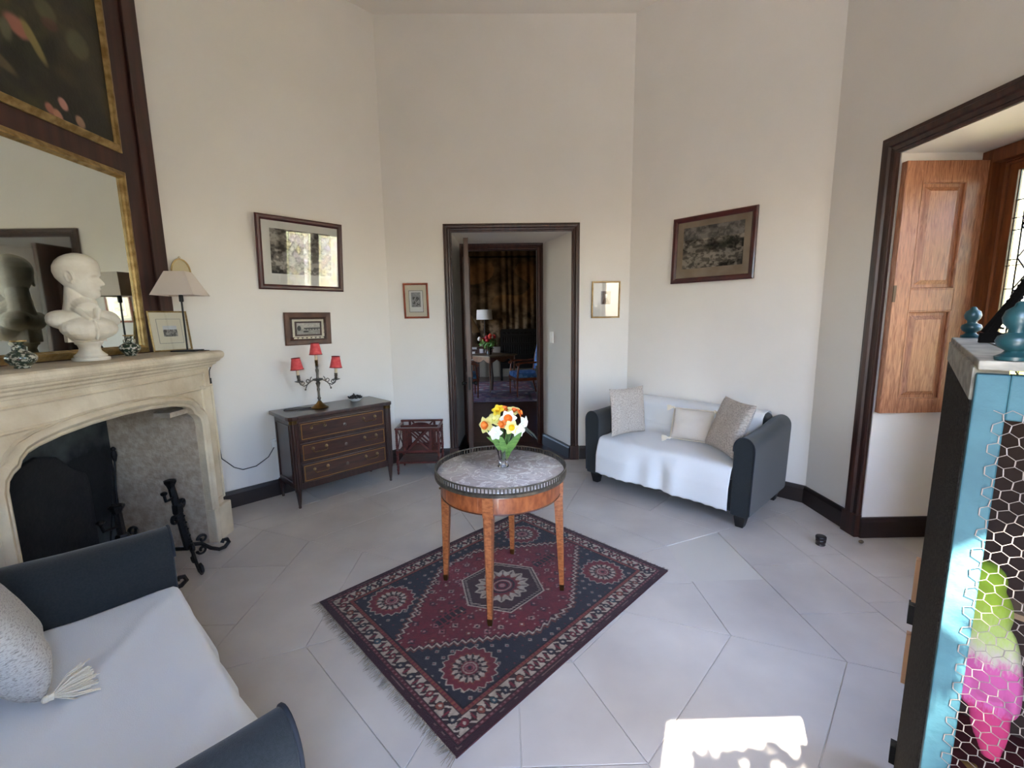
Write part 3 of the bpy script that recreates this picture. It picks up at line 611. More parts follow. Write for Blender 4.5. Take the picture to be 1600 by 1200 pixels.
for j in range(NZ_):
    for i in range(NA_): fs.append((j * NA_ + i, j * NA_ + (i + 1) % NA_, (j + 1) * NA_ + (i + 1) % NA_, (j + 1) * NA_ + i))
fs += [tuple(range(NA_))[::-1], tuple(range(NZ_ * NA_, (NZ_ + 1) * NA_))]; b_.add(vs, fs)
for sg in (-1, 1):                                                     # ears
    ec = Vector((-.012, sg * .066, .428)); er = Matrix.Rotation(sg * .4, 3, 'Z') @ Matrix.Rotation(-.2, 3, 'Y')
    b_.tube([ec + er @ Vector((.017 * math.cos(q), sg * .004, .030 * math.sin(q))) for q in [2 * PI * i / 16 - .6 for i in range(14)]], .0050, 8)
    b_.ell(ec + Vector((0, -sg * .004, 0)), (.016, .008, .027), 12, 8, er).ell(ec + er @ Vector((.004, sg * .004, -.028)), (.008, .006, .009), 10, 8)
b_.tube([(-.032, 0, .22), (-.028, 0, .30), (-.022, 0, .36), (-.015, 0, .41)], [.060, .047, .044, .043], 24)
TR = Matrix.Rotation(rad(-52), 4, 'Z'); tb_ = MB()                       # torso turned towards the room
tb_.tube([(-.040, 0, .275), (.0, 0, .288), (.036, 0, .262)], [.052, .062, .050], 18)
tb_.ell((-.010, 0, .210), (.080, .150, .058), 28, 16).ell((.034, 0, .170), (.076, .118, .066), 24, 14)
tb_.ell((-.02, .085, .222), (.058, .062, .042), 16, 10).ell((-.02, -.085, .222), (.058, .062, .042), 16, 10).ell((.0, 0, .130), (.060, .075, .045), 20, 12).box(-.05, -.005, -.08, .08, .098, .19)
for sg in (-1, 1): tb_.tube([(-.03, sg * .055, .285), (.045, sg * .040, .262), (.094, sg * .012, .215)], [.012, .016, .010], 8)
tb_.tube([(.10, 0, .21), (.112, .004, .16), (.085, .006, .11)], [.006, .007, .006], 8)
b_.v += []; tb_.move(TR); b_.add(tb_.v, tb_.f)
bo = b_.build('bust_figure', MARBLEW, bust); remesh(bo, .0030, 2)
def vase(label, loc, rz):
    t = thing('vase', label, 'vase', loc, rz, 'pair of painted porcelain vases on the mantel')
    VM = M('famille_verte', rgb(46, 58, 46), .18, col2=rgb(176, 172, 156), scale=70, detail=3, sharp=(.52, .58), coat=.6)
    VP = M('vase_panel', rgb(200, 192, 176), .18, col2=rgb(84, 66, 62), scale=90, detail=3, sharp=(.47, .55), coat=.6)
    MB().lathe([(.026, 0), (.028, .004), (.026, .008), (.036, .016), (.050, .034), (.053, .048), (.046, .062), (.026, .076), (.014, .084), (.012, .100), (.016, .112), (.026, .121), (.024, .1235), (.012, .113), (.008, .10)], 32).build('body', VM, t, smooth=True)
    for i in range(4):
        a = i * PI / 2 + .4; MB().ell((.036 * math.cos(a), .036 * math.sin(a), .045), (.0172, .018, .016), 14, 10, Matrix.Rotation(a, 3, 'Z')).build('painted_panel', VP, t, smooth=True)
    for i in range(2):
        a = i * PI; MB().tube([(.014 * math.cos(a), 0, .10), (.026 * math.cos(a), 0, .094), (.026 * math.cos(a), 0, .080), (.016 * math.cos(a), 0, .079)], .003, 6).build('handle', VM, t)
    MB().lathe([(.0265, .118), (.027, .121), (.0262, .124), (.024, .121)], 24, caps=False).build('gilt_rim', GILT, t, smooth=True)
vase('small painted porcelain vase at the left end of the mantel, before the bust', (-2.155, 1.985, SZ), .3)
vase('small painted porcelain vase behind the bust, near the mantel\'s framed print', (-2.255, 2.68, SZ), .9)
def picture(name, label, cat, origin, rz, w, h, fw, prof, fmat, mounts, img, iw, ih, idz=0.0, lean=0.0, glass=True, fname='frame', hang=0.0):
    """Framed print: local XZ plane, room at -y; w,h outer sizes; mounts = [(w,h,mat)]"""
    if hang: origin = (origin[0] + math.sin(rz) * h / 2 * abs(math.sin(hang)), origin[1] - math.cos(rz) * h / 2 * abs(math.sin(hang)), origin[2]); lean = hang
    t = thing(name, label, cat, origin, rz)
    rot = Matrix.Rotation(lean, 4, 'X'); f = lambda x, y, z: tuple(rot @ Vector((x, y, z)))
    MB().frame(w - 2 * fw, h - 2 * fw, prof, f).build(fname, fmat, t)
    y = -.004
    MB().box(-w / 2 + fw * .6, w / 2 - fw * .6, y, 0, -h / 2 + fw * .6, h / 2 - fw * .6).move(rot).build('mount', mounts[0][2], t)
    for mw, mh, mm, mz in mounts[1:]:
        y -= .0008; MB().box(-mw / 2, mw / 2, y, y + .0006, mz - mh / 2, mz + mh / 2).move(rot).build('inner_mount', mm, t)
    y -= .0008
    sheet('printed_image', iw, ih, img, PRINT, t, lambda p, q: f(p, y, q + idz))
    if glass: MB().box(-w / 2 + fw * .8, w / 2 - fw * .8, y - .003, y - .002, -h / 2 + fw * .8, h / 2 - fw * .8).move(rot).build('glass', PICGLASS, t)
    return t
def fprof(fw, d): return [(0, 0), (0, d * .55), (fw * .15, d * .75), (fw * .35, d), (fw * .75, d), (fw, d * .7), (fw, 0)]
def engraving(ny, nx, seed, lo=38, hi=205, warm=(1, .97, .92), sky=True):
    lo, hi = lo - 14, hi + 22
    a, b, c = fnoise(ny, nx, 6, 4, seed), fnoise(ny, nx, 26, 3, seed + 1, .8), fnoise(ny, nx, 4, 2, seed + 2)
    g_ = smoothstep(.40, .60, a) * .5 + smoothstep(.38, .62, b) * .5
    if sky: yy = np.linspace(0, 1, ny)[:, None]; g_ = g_ * .75 + .25 * c + .25 * (1 - smoothstep(.0, .55, yy)) * smoothstep(.4, .6, c)
    return (lo + (hi - lo) * np.clip(g_, 0, 1))[..., None] * np.array(warm)
im = engraving(40, 60, 21, 60, 190)
im[:14] = 200 + 20 * fnoise(14, 60, 4, 2, 3)[..., None]
picture('framed_print', 'small gilt framed landscape print leaning on the mantel beside the shaded lamp', 'picture', (-2.272, 3.035, SZ + .136), rad(65), .24, .27, .010, [(0, 0), (0, .008), (.004, .012), (.010, .010), (.010, 0)], GILT, [(0, 0, MAT_C), (.15, .165, M('print_line', rgb(150, 146, 136), .9), 0), (.144, .159, MAT_C, 0)], im, .085, .072, .0, lean=rad(-6))
# lamp
lp = thing('table_lamp', 'slim black table lamp with a pale square shade at the mantel\'s right end', 'lamp', (-2.165, 3.03, SZ), rad(8))
MB().box(-.075, .075, -.06, .06, 0, .008).build('base', BLACK, lp, bevel=.002)
MB().tube([(0, 0, .006), (0, 0, .40)], .0055, 10).build('stem', BLACK, lp)
MB().lathe([(.010, .33), (.013, .335), (.013, .375), (.009, .38)], 12).build('lamp_holder', BLACK, lp, smooth=True)
m = MB()
for s_ in (0, -.0025):
    m.add([(sx * (.130 + s_), sy * (.105 + s_), .372) for sx, sy in ((-1, -1), (1, -1), (1, 1), (-1, 1))] + [(sx * (.060 + s_), sy * (.048 + s_), .528) for sx, sy in ((-1, -1), (1, -1), (1, 1), (-1, 1))], [(0, 1, 5, 4), (1, 2, 6, 5), (2, 3, 7, 6), (3, 0, 4, 7)])
m.build('lamp_shade', SHADEC, lp); MB().lathe([(.004, .36), (.022, .40), (.026, .425), (.016, .45)], 12).build('bulb', M('bulb_glass', rgb(230, 226, 220), .3), lp, smooth=True)
MB().tube([(-.058, 0, .50), (.058, 0, .50)], .002, 6).tube([(0, 0, .40), (0, 0, .50)], .002, 6).build('shade_carrier', BLACK, lp)
# oval picture on the diagonal wall behind the lamp
ov = thing('oval_picture', 'small oval gilt framed miniature on the wall behind the lamp', 'picture', (-2.365 + .012, 3.335 - .012, 1.86), rad(45))
def oval(rx, rz_, k=28): return [(rx * math.cos(2 * PI * i / k), rz_ * math.sin(2 * PI * i / k)) for i in range(k)]
ao, ai = oval(.062, .105), oval(.053, .095); m = MB(); k = len(ao)
m.add([(x, 0, z) for x, z in ao] + [(x * .98, -.016, z * .98) for x, z in ao] + [(x, -.016, z) for x, z in ai] + [(x, -.004, z) for x, z in ai], [(j * k + i, j * k + (i + 1) % k, (j + 1) * k + (i + 1) % k, (j + 1) * k + i) for j in range(3) for i in range(k)])
m.build('frame', GILT, ov, smooth=True)
MB().prism(ai, -.005, -.001, lambda x, z, y: (x, y, z)).build('mount', M('oval_mount', rgb(206, 192, 158), .8), ov)
MB().prism(oval(.028, .038), -.007, -.004, lambda x, z, y: (x, y, z - .022)).build('miniature', M('miniature', rgb(90, 86, 74), .6, col2=rgb(186, 178, 158), scale=60, sharp=(.45, .55)), ov)
MB().tube([(0, -.004, .10), (.006, -.004, .112), (0, -.004, .12), (-.006, -.004, .112), (0, -.004, .10)], .002, 6).build('hanging_loop', GILT, ov)
# lamp flex with inline switch
fx = thing('lamp_flex', 'thin black lamp flex with an inline switch hanging beside the fireplace', 'cable', (-2.1, 3.16, .6))
def w2(o, pts): c = Vector(o); return [tuple(Vector(p) - c) for p in pts]
MB().tube(w2((-2.1, 3.16, .6), [(-2.10, 3.05, 1.313), (-2.06, 3.09, 1.31), (-2.04, 3.10, 1.25), (-2.055, 3.06, 1.17), (-2.06, 3.055, 1.07), (-2.07, 3.06, .97), (-2.09, 3.10, .86), (-2.12, 3.16, .70), (-2.14, 3.20, .58), (-2.20, 3.30, .46), (-2.215, 3.46, .335), (-2.17, 3.50, .300), (-2.10, 3.57, .305), (-2.03, 3.64, .36), (-2.0, 3.685, .43)]), .0035, 6).build('flex', BLACK, fx, smooth=True)
MB().box(-.009, .009, -.007, .007, -.03, .03).move(Matrix.Translation(w2((-2.1, 3.16, .6), [(-2.055, 3.055, 1.09)])[0])).build('inline_switch', BLACK, fx, bevel=.003)
sk = thing('wall_socket', 'white plug socket on the wall beside the chest of drawers', 'socket', (-1.990, 3.706, .47), rad(45))
MB().box(-.04, .04, -.014, .004, -.035, .035).build('socket_plate', WHITEP, sk, bevel=.003)
MB().box(-.018, .018, -.045, -.014, -.02, .02).build('plug', WHITEP, sk, bevel=.004)
# ================================================================== WALL PICTURES
WN = lambda x, y, d=.003: (x + d * .707, y - d * .707)
im = engraving(110, 150, 31, 30, 200)
yy, xx = np.mgrid[0:110, 0:150] / np.array([110, 150])[:, None, None]
for cx_, cy_, r_ in ((.25, .55, .07), (.30, .70, .12), (.5, .62, .06), (.55, .78, .09), (.78, .72, .08)):      # pale reclining figures under the trees
    k_ = np.exp(-(((xx - cx_) / r_) ** 2 + ((yy - cy_) / (r_ * .7)) ** 2))[..., None]; im = im * (1 - .55 * k_) + 205 * .55 * k_
im[yy < .45] *= .82
picture('engraving', 'large engraving of figures under trees in a dark red frame above the chest', 'picture', (*WN(-1.7535, 3.9465), 2.063), rad(45), .71, .592, .042, fprof(.042, .022), FRAMEWOOD, [(0, 0, MAT_W)], im, .50, .36, .015, hang=rad(5))
im = engraving(115, 150, 47, 26, 190, (1, .95, .88))
yy, xx = np.mgrid[0:115, 0:150] / np.array([115, 150])[:, None, None]
im[yy < .30] = im[yy < .30] * .5 + 70
sw = np.exp(-((yy - (.62 - .35 * (xx - .15))) / .035) ** 2) * (xx < .65) * (fnoise(115, 150, 16, 2, 9) > .45); im = im * (1 - .6 * sw[..., None]) + np.array([196, 186, 168]) * .6 * sw[..., None]
dk = np.exp(-(((xx - .58) / .28) ** 2 + ((yy - .50 + .1 * (xx - .5)) / .10) ** 2)); im *= (1 - .6 * dk)[..., None]
_a = math.atan2(3.31 - 4.53, 2.395 - 1.28); picture('engraving', 'large dark hunting engraving with brownish margins hanging above the far sofa', 'picture', (1.832 - .004, 3.926 - .004, 2.086), _a, .715, .58, .044, fprof(.044, .024), FRAMEWOOD, [(0, 0, M('foxed_paper', rgb(176, 158, 136), .9, col2=rgb(196, 180, 160), scale=6))], im, .52, .36, .015, hang=rad(-2))
im = np.full((60, 90, 3), 206.0); yy, xx = np.mgrid[0:60, 0:90] / np.array([60, 90])[:, None, None]
im[yy > .5] = 168; t_ = (np.abs(yy - .46) < .05) & (xx > .3); im[t_] = 60
for c_ in (.4, .52, .64, .76, .88): im[(np.abs(yy - .55) < .08) & (np.abs(xx - c_) < .018)] = 60
im[((xx - .38) / .12) ** 2 + ((yy - .74) / .07) ** 2 < 1] = 40; im[((xx - .10) / .08) ** 2 + ((yy - .45) / .22) ** 2 < 1] = 80; im *= (.85 + .3 * fnoise(60, 90, 14, 3, 8))[..., None] * np.array([1, .96, .9])
bp_ = picture('framed_print', 'small bridge view in a wide brown frame with a pierced border above the candelabra', 'picture', (*WN(-1.7475, 3.9525), 1.436), rad(45), .40, .283, .045, [(0, 0), (0, .010), (.006, .013), (.038, .015), (.045, .010), (.045, 0)], M('brown_frame', rgb(70, 42, 30), .4, col2=rgb(96, 62, 44), scale=10),
              [(0, 0, M('brown_mount', rgb(66, 40, 30), .6)), (.27, .155, MAT_C, .004), (.232, .128, M('brown_mount2', rgb(72, 44, 34), .6), .0)], im, .20, .10, hang=rad(4))
for i in range(7): MB().prism([(.017 * math.cos(a), .013 * math.sin(a)) for a in [PI * j / 10 for j in range(11)]], -.0075, -.006, lambda x, z, y: (-.114 + i * .038 + x, y, -.088 + z)).build('scallop', MAT_C, bp_)
for sx in (-1, 1):
    for j in range(3): MB().prism([(.012 * math.cos(a), .015 * math.sin(a)) for a in [PI / 2 * sx * 0 + PI * q / 10 - PI / 2 for q in range(11)]], -.0075, -.006, lambda x, z, y: (sx * (.136 - x), y, -.055 + j * .038 + z)).build('scallop', MAT_C, bp_)
im = np.full((60, 40, 3), 150.0) * (.8 + .4 * fnoise(60, 40, 8, 3, 5))[..., None]; yy, xx = np.mgrid[0:60, 0:40] / np.array([60, 40])[:, None, None]
m_ = (np.abs(xx - .5) < .36) & (yy > .3) & (yy < .92) & (fnoise(60, 40, 9, 2, 12) > .5); im[m_] *= .38; im[yy > .95] *= .5
picture('framed_print', 'small print in an orange brown frame on the wall left of the doorway', 'picture', (-.886, 4.527, 1.689), 0, .25, .35, .019, fprof(.019, .018), M('orange_wood', rgb(116, 48, 26), .35, col2=rgb(156, 74, 40), scale=10, coat=.3), [(0, 0, MAT_C), (.142, .216, M('dark_line', rgb(70, 62, 60), .9), -.006), (.134, .208, MAT_W, -.006)], im, .095, .145, .012, hang=rad(3))
im = np.full((60, 48, 3), 120.0) * (.85 + .3 * fnoise(60, 48, 10, 2, 15))[..., None]; yy, xx = np.mgrid[0:60, 0:48] / np.array([60, 48])[:, None, None]
im[(yy > .45) & (np.abs(xx - .5) < (yy - .25) * .55)] = 34; im[((xx - .52) / .10) ** 2 + ((yy - .25) / .12) ** 2 < 1] = 205; im[((xx - .52) / .13) ** 2 + ((yy - .15) / .08) ** 2 < 1] = 40; im[((xx - .5) / .05) ** 2 + ((yy - .45) / .10) ** 2 < 1] = 190
picture('framed_print', 'narrow gilt framed portrait of a seated woman right of the doorway', 'picture', (1.037, 4.527, 1.675), 0, .29, .368, .016, fprof(.016, .018), M('pale_gilt', rgb(126, 98, 58), .4, metal=.6, col2=rgb(170, 140, 92), scale=14), [(0, 0, MAT_W)], im, .10, .13, .02, hang=rad(2))

# ================================================================== CHEST OF DRAWERS
ch = thing('chest_of_drawers', 'dark mahogany chest of three drawers with brass inlay against the angled wall', 'chest', (-1.52, 3.82, 0), rad(45))
# local: x right, -y front; top .92 x .44 x .76
hw, hd = .425, .20
MB().box(-hw, hw, -hd + .012, hd, .15, .728).build('carcass', MAHOG, ch, bevel=.003)
tp = [(-.46, .215), (-.46, -.17), (-.452, -.205), (-.425, -.222), (-.385, -.222), (-.37, -.212), (.37, -.212), (.385, -.222), (.425, -.222), (.452, -.205), (.46, -.17), (.46, .215)]
MB().prism(tp, .728, .760, lambda x, y, z: (x, y, z)).build('top', MAHOG, ch, bevel=.006, seg=3)
for sx in (-1, 1):
    for sy in (-1, 1):
        lg = MB().lathe([(.010, 0), (.012, .012), (.010, .016), (.022, .135), (.026, .145), (.027, .155), (.025, .165)], 14, (sx * (hw - .012), sy * (hd - .012), 0)); lg.build('leg', MAHOG, ch, smooth=True)
    col = MB()
    nf = 40; pr = []
    for i in range(nf):
        a = 2 * PI * i / nf; r = .030 - .003 * (i % 4 in (0, 1)); pr.append((r * math.cos(a), r * math.sin(a)))
    MB().prism(pr, .165, .700, lambda x, y, z: (sx * (hw - .012) + x, -hd + .012 + y, z)).build('fluted_column', MAHOG, ch)
    MB().lathe([(.031, .70), (.034, .706), (.030, .715), (.034, .724), (.034, .728)], 16, (sx * (hw - .012), -hd + .012, 0)).build('column_capital', BRASS, ch, smooth=True)
    MB().frame(.28, .46, [(0, 0), (0, .004), (.006, .008), (.012, .004), (.012, 0)], lambda x, y, z: (sx * (hw - y), .01 + x, .44 + z)).build('side_panel_moulding', MAHOG, ch)
for i, z0 in enumerate((.205, .378, .551)):
    dr = MB().box(-.372, .372, -hd - .004, -hd + .016, z0, z0 + .150).build('drawer', MAHOGH, ch, bevel=.002)
    MB().frame(.712, .118, [(0, .0), (0, .0025), (.004, .0025), (.004, 0)], lambda x, y, z: (x, -hd - .004 + y, z0 + .075 + z)).build('brass_inlay', INLAY, dr)
    for cx_ in (-.225, .225):
        hd_ = MB(); 
        for q in (-.055, .055): MB().lathe([(.013, 0), (.012, .004), (.007, .008), (.008, .014), (.005, .018)], 14).move(Matrix.Translation((cx_ + q, -hd - .004, z0 + .098)) @ Matrix.Rotation(PI / 2, 4, 'X')).build('handle_rosette', M('bright_rosette', rgb(170, 148, 112), .3, metal=.8), dr, smooth=True)
        up_ = (cx_ < 0 and i == 2)
        zq = z0 + .098; MB().tube([(cx_ - .055, -hd - .018, zq), (cx_ - .055, -hd - .022, zq - .022 if not up_ else zq + .02), (cx_ - .045, -hd - .022, zq - .030 if not up_ else zq + .026), (cx_ + .045, -hd - .022, zq - .030 if not up_ else zq + .026), (cx_ + .055, -hd - .022, zq - .022 if not up_ else zq + .02), (cx_ + .055, -hd - .018, zq)], .0032, 8).build('bail_handle', BRASS, dr, smooth=True)
    MB().lathe([(.014, 0), (.014, .003), (.010, .005)], 16).move(Matrix.Translation((0, -hd - .004, z0 + .075)) @ Matrix.Rotation(PI / 2, 4, 'X')).build('keyhole_escutcheon', BRONZE, dr, smooth=True)
MB().box(-.40, .40, -hd + .006, -hd + .03, .150, .20).build('bottom_rail', MAHOG, ch)

# ---- candelabra lamp on the chest
cd = thing('candelabra_lamp', 'brass three armed candelabra lamp with small red shades on the chest of drawers', 'lamp', (-1.604, 3.742, .7615), rad(25))
MB().lathe([(.070, 0), (.072, .004), (.068, .010), (.050, .020), (.042, .030), (.030, .036), (.018, .050), (.014, .06)], 28).build('base', BRASS, cd, smooth=True)
MB().lathe([(.012, .055), (.010, .07), (.016, .082), (.010, .095), (.009, .14), (.013, .16), (.009, .175), (.015, .20), (.020, .215), (.012, .225), (.018, .235), (.012, .25), (.010, .265), (.009, .30), (.014, .325), (.008, .345), (.014, .36)], 16).build('stem', BRONZE, cd, smooth=True)
MB().lathe([(.008, .238), (.040, .246), (.044, .252), (.038, .253), (.008, .246)], 24).build('drip_pan', BRONZE, cd, smooth=True)
for sx in (-1, 1):
    X_ = Vector((sx, 0, 0)); Z_ = Vector((0, 0, 1)); base = Z_ * .235
    p = [base + X_ * .01, base + X_ * .035 + Z_ * .006, base + X_ * .06 + Z_ * -.004, base + X_ * .085 + Z_ * -.03, base + X_ * .11 + Z_ * -.04, base + X_ * .135 + Z_ * -.025, base + X_ * .145 + Z_ * .0]
    arm = MB().tube(p, .005, 8); arm.tube(spiral(base + X_ * .075 + Z_ * .004, .022, 1.1, PI, (X_, Z_), 1), .004, 6); arm.tube(spiral(base + X_ * .118 + Z_ * -.012, .018, 1.1, 0, (X_, Z_), -1), .004, 6)
    arm.tube([base + X_ * .085 + Z_ * -.03, base + X_ * .095 + Z_ * -.055, base + X_ * .10 + Z_ * -.066], .004, 6).ell(base + X_ * .10 + Z_ * -.07, (.008, .008, .008), 10, 6)
    arm.tube([base + X_ * .06, base + X_ * .055 + Z_ * .025, base + X_ * .045 + Z_ * .035], .004, 6); arm.build('arm', BRONZE, cd, smooth=True)
    MB().lathe([(.008, .228), (.032, .236), (.034, .240), (.008, .238)], 20, (sx * .145, 0, 0)).build('drip_pan', BRONZE, cd, smooth=True)
for x_, zb, tilt in ((-.145, .24, -.06), (.145, .24, .06), (0, .36, 0)):
    R_ = Matrix.Translation((x_, 0, zb)) @ Matrix.Rotation(tilt, 4, 'Y')
    MB().lathe([(.009, 0), (.014, .010), (.010, .018), (.013, .024), (.013, .05), (.0145, .052)], 14).move(R_).build('candle_socket', BRASS if x_ == 0 else BRONZE, cd, smooth=True)
    MB().lathe([(.0115, .05), (.0115, .12), (.004, .125)], 14).move(R_).build('candle_sleeve', CANDLE, cd, smooth=True)
    s_ = MB().lathe([(.050, .10), (.032, .195)], 24, caps=False).lathe([(.0485, .10), (.0305, .195)], 24, caps=False).move(R_).build('lamp_shade', SHADER, cd, smooth=True)
    for r_, z_ in ((.0505, .10), (.0325, .195)): MB().tube([(r_ * math.cos(2 * PI * i / 24), r_ * math.sin(2 * PI * i / 24), z_) for i in range(25)], .0032, 6).move(R_).build('shade_trim', SHADET, s_)
cx = thing('lamp_flex', 'dark brown lamp flex lying on top of the chest of drawers', 'cable', (-1.70, 3.72, .76))
_b = (-1.70, 3.72, .76)
MB().tube(w2(_b, [(-1.66, 3.70, .768), (-1.72, 3.66, .765), (-1.79, 3.62, .765), (-1.86, 3.63, .765), (-1.87, 3.68, .765), (-1.80, 3.71, .765), (-1.72, 3.72, .766), (-1.665, 3.73, .768)]), .0035, 6).build('flex', M('brown_flex', rgb(42, 26, 22), .5), cx, smooth=True)
dh = thing('dried_seed_dish', 'small white dish heaped with dark seed pods on the chest of drawers', 'dish', (-1.395, 4.03, .7615), rad(45))
MB().lathe([(.035, 0), (.040, .003), (.062, .022), (.066, .028), (.063, .029), (.05, .014), (.01, .010)], 24).build('dish', WHITEP, dh, smooth=True)
POD = M('dark_pods', rgb(24, 22, 24), .6, col2=rgb(44, 38, 36), scale=40); rr = random.Random(4)
for i in range(26):
    a = rr.random() * 6.28; r_ = .055 * math.sqrt(rr.random()); c_ = (r_ * math.cos(a), r_ * math.sin(a), .030 + .035 * (1 - r_ / .06) * rr.random())
    MB().ell(c_, (.020, .009, .008), 8, 5, Matrix.Rotation(rr.random() * 3, 3, 'Z') @ Matrix.Rotation(rr.uniform(-1.4, 1.4), 3, 'Y')).build('seed_pod', POD, dh, smooth=True)

# ================================================================== CANTERBURY
cb = thing('canterbury', 'red mahogany magazine rack with twisted posts and X-shaped slats beside the door', 'magazine rack', (-.86, 4.27, 0))
W2, D2 = .20, .135
for sx in (-1, 1):
    for sy in (-1, 1):
        c_ = (sx * W2, sy * D2); tw = MB(); nseg = 60; prf = [(.009, 0), (.012, .02), (.008, .03), (.011, .04), (.013, .045)]
        MB().lathe([(.006, 0), (.011, .015), (.008, .03), (.012, .04), (.012, .06)], 10, (*c_, 0)).build('foot', REDWOOD, cb, smooth=True)
        for ph in (0, PI): tw.tube([(c_[0] + .006 * math.cos(ph + t * 2 * PI * 10), c_[1] + .006 * math.sin(ph + t * 2 * PI * 10), .055 + t * .395) for t in [i / 90 for i in range(91)]], .0075, 6)
        tw.box(c_[0] - .012, c_[0] + .012, c_[1] - .012, c_[1] + .012, .100, .135).box(c_[0] - .012, c_[0] + .012, c_[1] - .012, c_[1] + .012, .215, .245).build('twisted_post', REDWOOD, cb, smooth=True)
MB().box(-W2 - .015, W2 + .015, -D2 - .015, -D2 + .015, .450, .468).build('top_rail', REDWOOD, cb, bevel=.004)
MB().box(-W2 - .015, W2 + .015, D2 - .015, D2 + .015, .470, .488).build('top_rail', REDWOOD, cb, bevel=.004); MB().box(-W2, W2, D2 - .008, D2 + .008, .36, .40).build('back_rail', REDWOOD, cb)
for sx in (-1, 1): MB().box(sx * W2 - .012, sx * W2 + .012, -D2, D2, .452, .468).build('side_rail', REDWOOD, cb, bevel=.003)
for sy in (-1, 1): MB().box(-W2, W2, sy * D2 - .010, sy * D2 + .010, .222, .242).build('bottom_rail', REDWOOD, cb, bevel=.002)
MB().box(-W2, W2, -D2, D2, .218, .226).build('rack_floor', REDWOOD, cb); MB().box(-W2 + .004, W2 - .004, -D2, D2, .108, .126).build('shelf', REDWOOD, cb, bevel=.003)
def bar(p, q, wd, th=.006, nm='slat'):
    p, q = Vector(p), Vector(q); d = (q - p).normalized(); y_ = Vector((0, 1, 0)) if abs(d.y) < .5 else Vector((1, 0, 0)); s_ = d.cross(y_).normalized() * wd / 2; y_ = y_ * th / 2
    MB().add([p - s_ - y_, p + s_ - y_, p + s_ + y_, p - s_ + y_, q - s_ - y_, q + s_ - y_, q + s_ + y_, q - s_ + y_], [(0, 1, 2, 3), (4, 5, 6, 7), (0, 1, 5, 4), (1, 2, 6, 5), (2, 3, 7, 6), (3, 0, 4, 7)]).build(nm, REDWOOD, cb)
for y_ in (-D2, -.045, .045, D2):
    h_ = .452 if y_ == -D2 else (.47 if y_ == D2 else .44)
    bar((-.10, y_, .24), (.11, y_, h_), .016); bar((.11, y_, .24), (-.10, y_, h_), .016)
    for x_ in (-.125, .125): bar((x_, y_, .24), (x_, y_, h_), .024)
    if abs(y_) < .1: MB().box(-W2, W2, y_ - .008, y_ + .008, .432, .452).build('divider_rail', REDWOOD, cb, bevel=.003)
for sx in (-1, 1): bar((sx * W2, -.11, .24), (sx * W2, .11, .452), .014); bar((sx * W2, .11, .24), (sx * W2, -.11, .452), .014)
MB().prism([(.09 * math.cos(a), .03 * math.sin(a)) for a in [PI * i / 12 for i in range(13)]], -.006, .006, lambda x, z, y: (x, y + .045, .45 + z)).build('handle_arch', REDWOOD, cb)

# ================================================================== ROUND TABLE
tb = thing('round_table', 'round satinwood table with a grey marble top and pierced gallery standing on the rug', 'table', (-.032, 2.283, .012))
TZ = .700 - .012
m = bpy.data.materials.new('grey_marble'); m.use_nodes = True; n_ = m.node_tree.nodes; L_ = m.node_tree.links; b = n_['Principled BSDF']; b.inputs['Roughness'].default_value = .12; b.inputs['Coat Weight'].default_value = .3
tc = n_.new('ShaderNodeTexCoord'); z1 = n_.new('ShaderNodeTexNoise'); z1.inputs['Scale'].default_value = 9; z1.inputs['Detail'].default_value = 10; z1.inputs['Distortion'].default_value = 1.6
z2 = n_.new('ShaderNodeTexNoise'); z2.inputs['Scale'].default_value = 14; z2.inputs['Detail'].default_value = 8; z2.inputs['Distortion'].default_value = .8
for z in (z1, z2): L_.new(tc.outputs['Object'], z.inputs['Vector'])
c1 = n_.new('ShaderNodeValToRGB'); e = c1.color_ramp.elements; e[0].position = .30; e[0].color = rgb(186, 174, 172); e[1].position = .75; e[1].color = rgb(212, 206, 206)
for p_, c_ in ((.48, rgb(186, 178, 178)), (.512, rgb(234, 230, 228)), (.545, rgb(186, 180, 182))): q = e.new(p_); q.color = c_
c2 = n_.new('ShaderNodeValToRGB'); c2.color_ramp.elements[0].color = (.55, .55, .56, 1); c2.color_ramp.elements[1].color = (1, 1, 1, 1); c2.color_ramp.elements[0].position = .3; c2.color_ramp.elements[1].position = .55
mx = n_.new('ShaderNodeMix'); mx.data_type = 'RGBA'; mx.blend_type = 'MULTIPLY'; mx.inputs[0].default_value = .35
L_.new(z1.outputs['Fac'], c1.inputs[0]); L_.new(z2.outputs['Fac'], c2.inputs[0]); L_.new(c1.outputs[0], mx.inputs[6]); L_.new(c2.outputs[0], mx.inputs[7]); L_.new(mx.outputs[2], b.inputs['Base Color'])
GMARBLE = m
MB().lathe([(.30, TZ - .022), (.338, TZ - .022), (.342, TZ - .016), (.342, TZ - .004), (.338, TZ)], 72).build('marble_top', GMARBLE, tb, smooth=True)
gal = MB().lathe([(.345, TZ - .028), (.354, TZ - .026), (.356, TZ - .012), (.350, TZ - .006), (.346, TZ - .006)], 72, caps=False).build('gallery_band', BRONZE, tb, smooth=True)
MB().tube([(.350 * math.cos(2 * PI * i / 72), .350 * math.sin(2 * PI * i / 72), TZ + .021) for i in range(73)], .0042, 8).build('gallery_rail', BRONZE, tb, smooth=True)
bal = MB().tube([(0, 0, TZ - .007), (0, 0, TZ + .018)], .0036, 6).build('gallery_baluster', BRONZE, tb)
bal.location = (.350, 0, 0)
for i in range(1, 120):
    c = bal.copy(); COL.objects.link(c); a = 2 * PI * i / 120; c.location = (.350 * math.cos(a), .350 * math.sin(a), 0)
MB().lathe([(.318, TZ - .125), (.322, TZ - .122), (.322, TZ - .028), (.318, TZ - .022)], 72).build('apron', SATINA, tb, smooth=True)
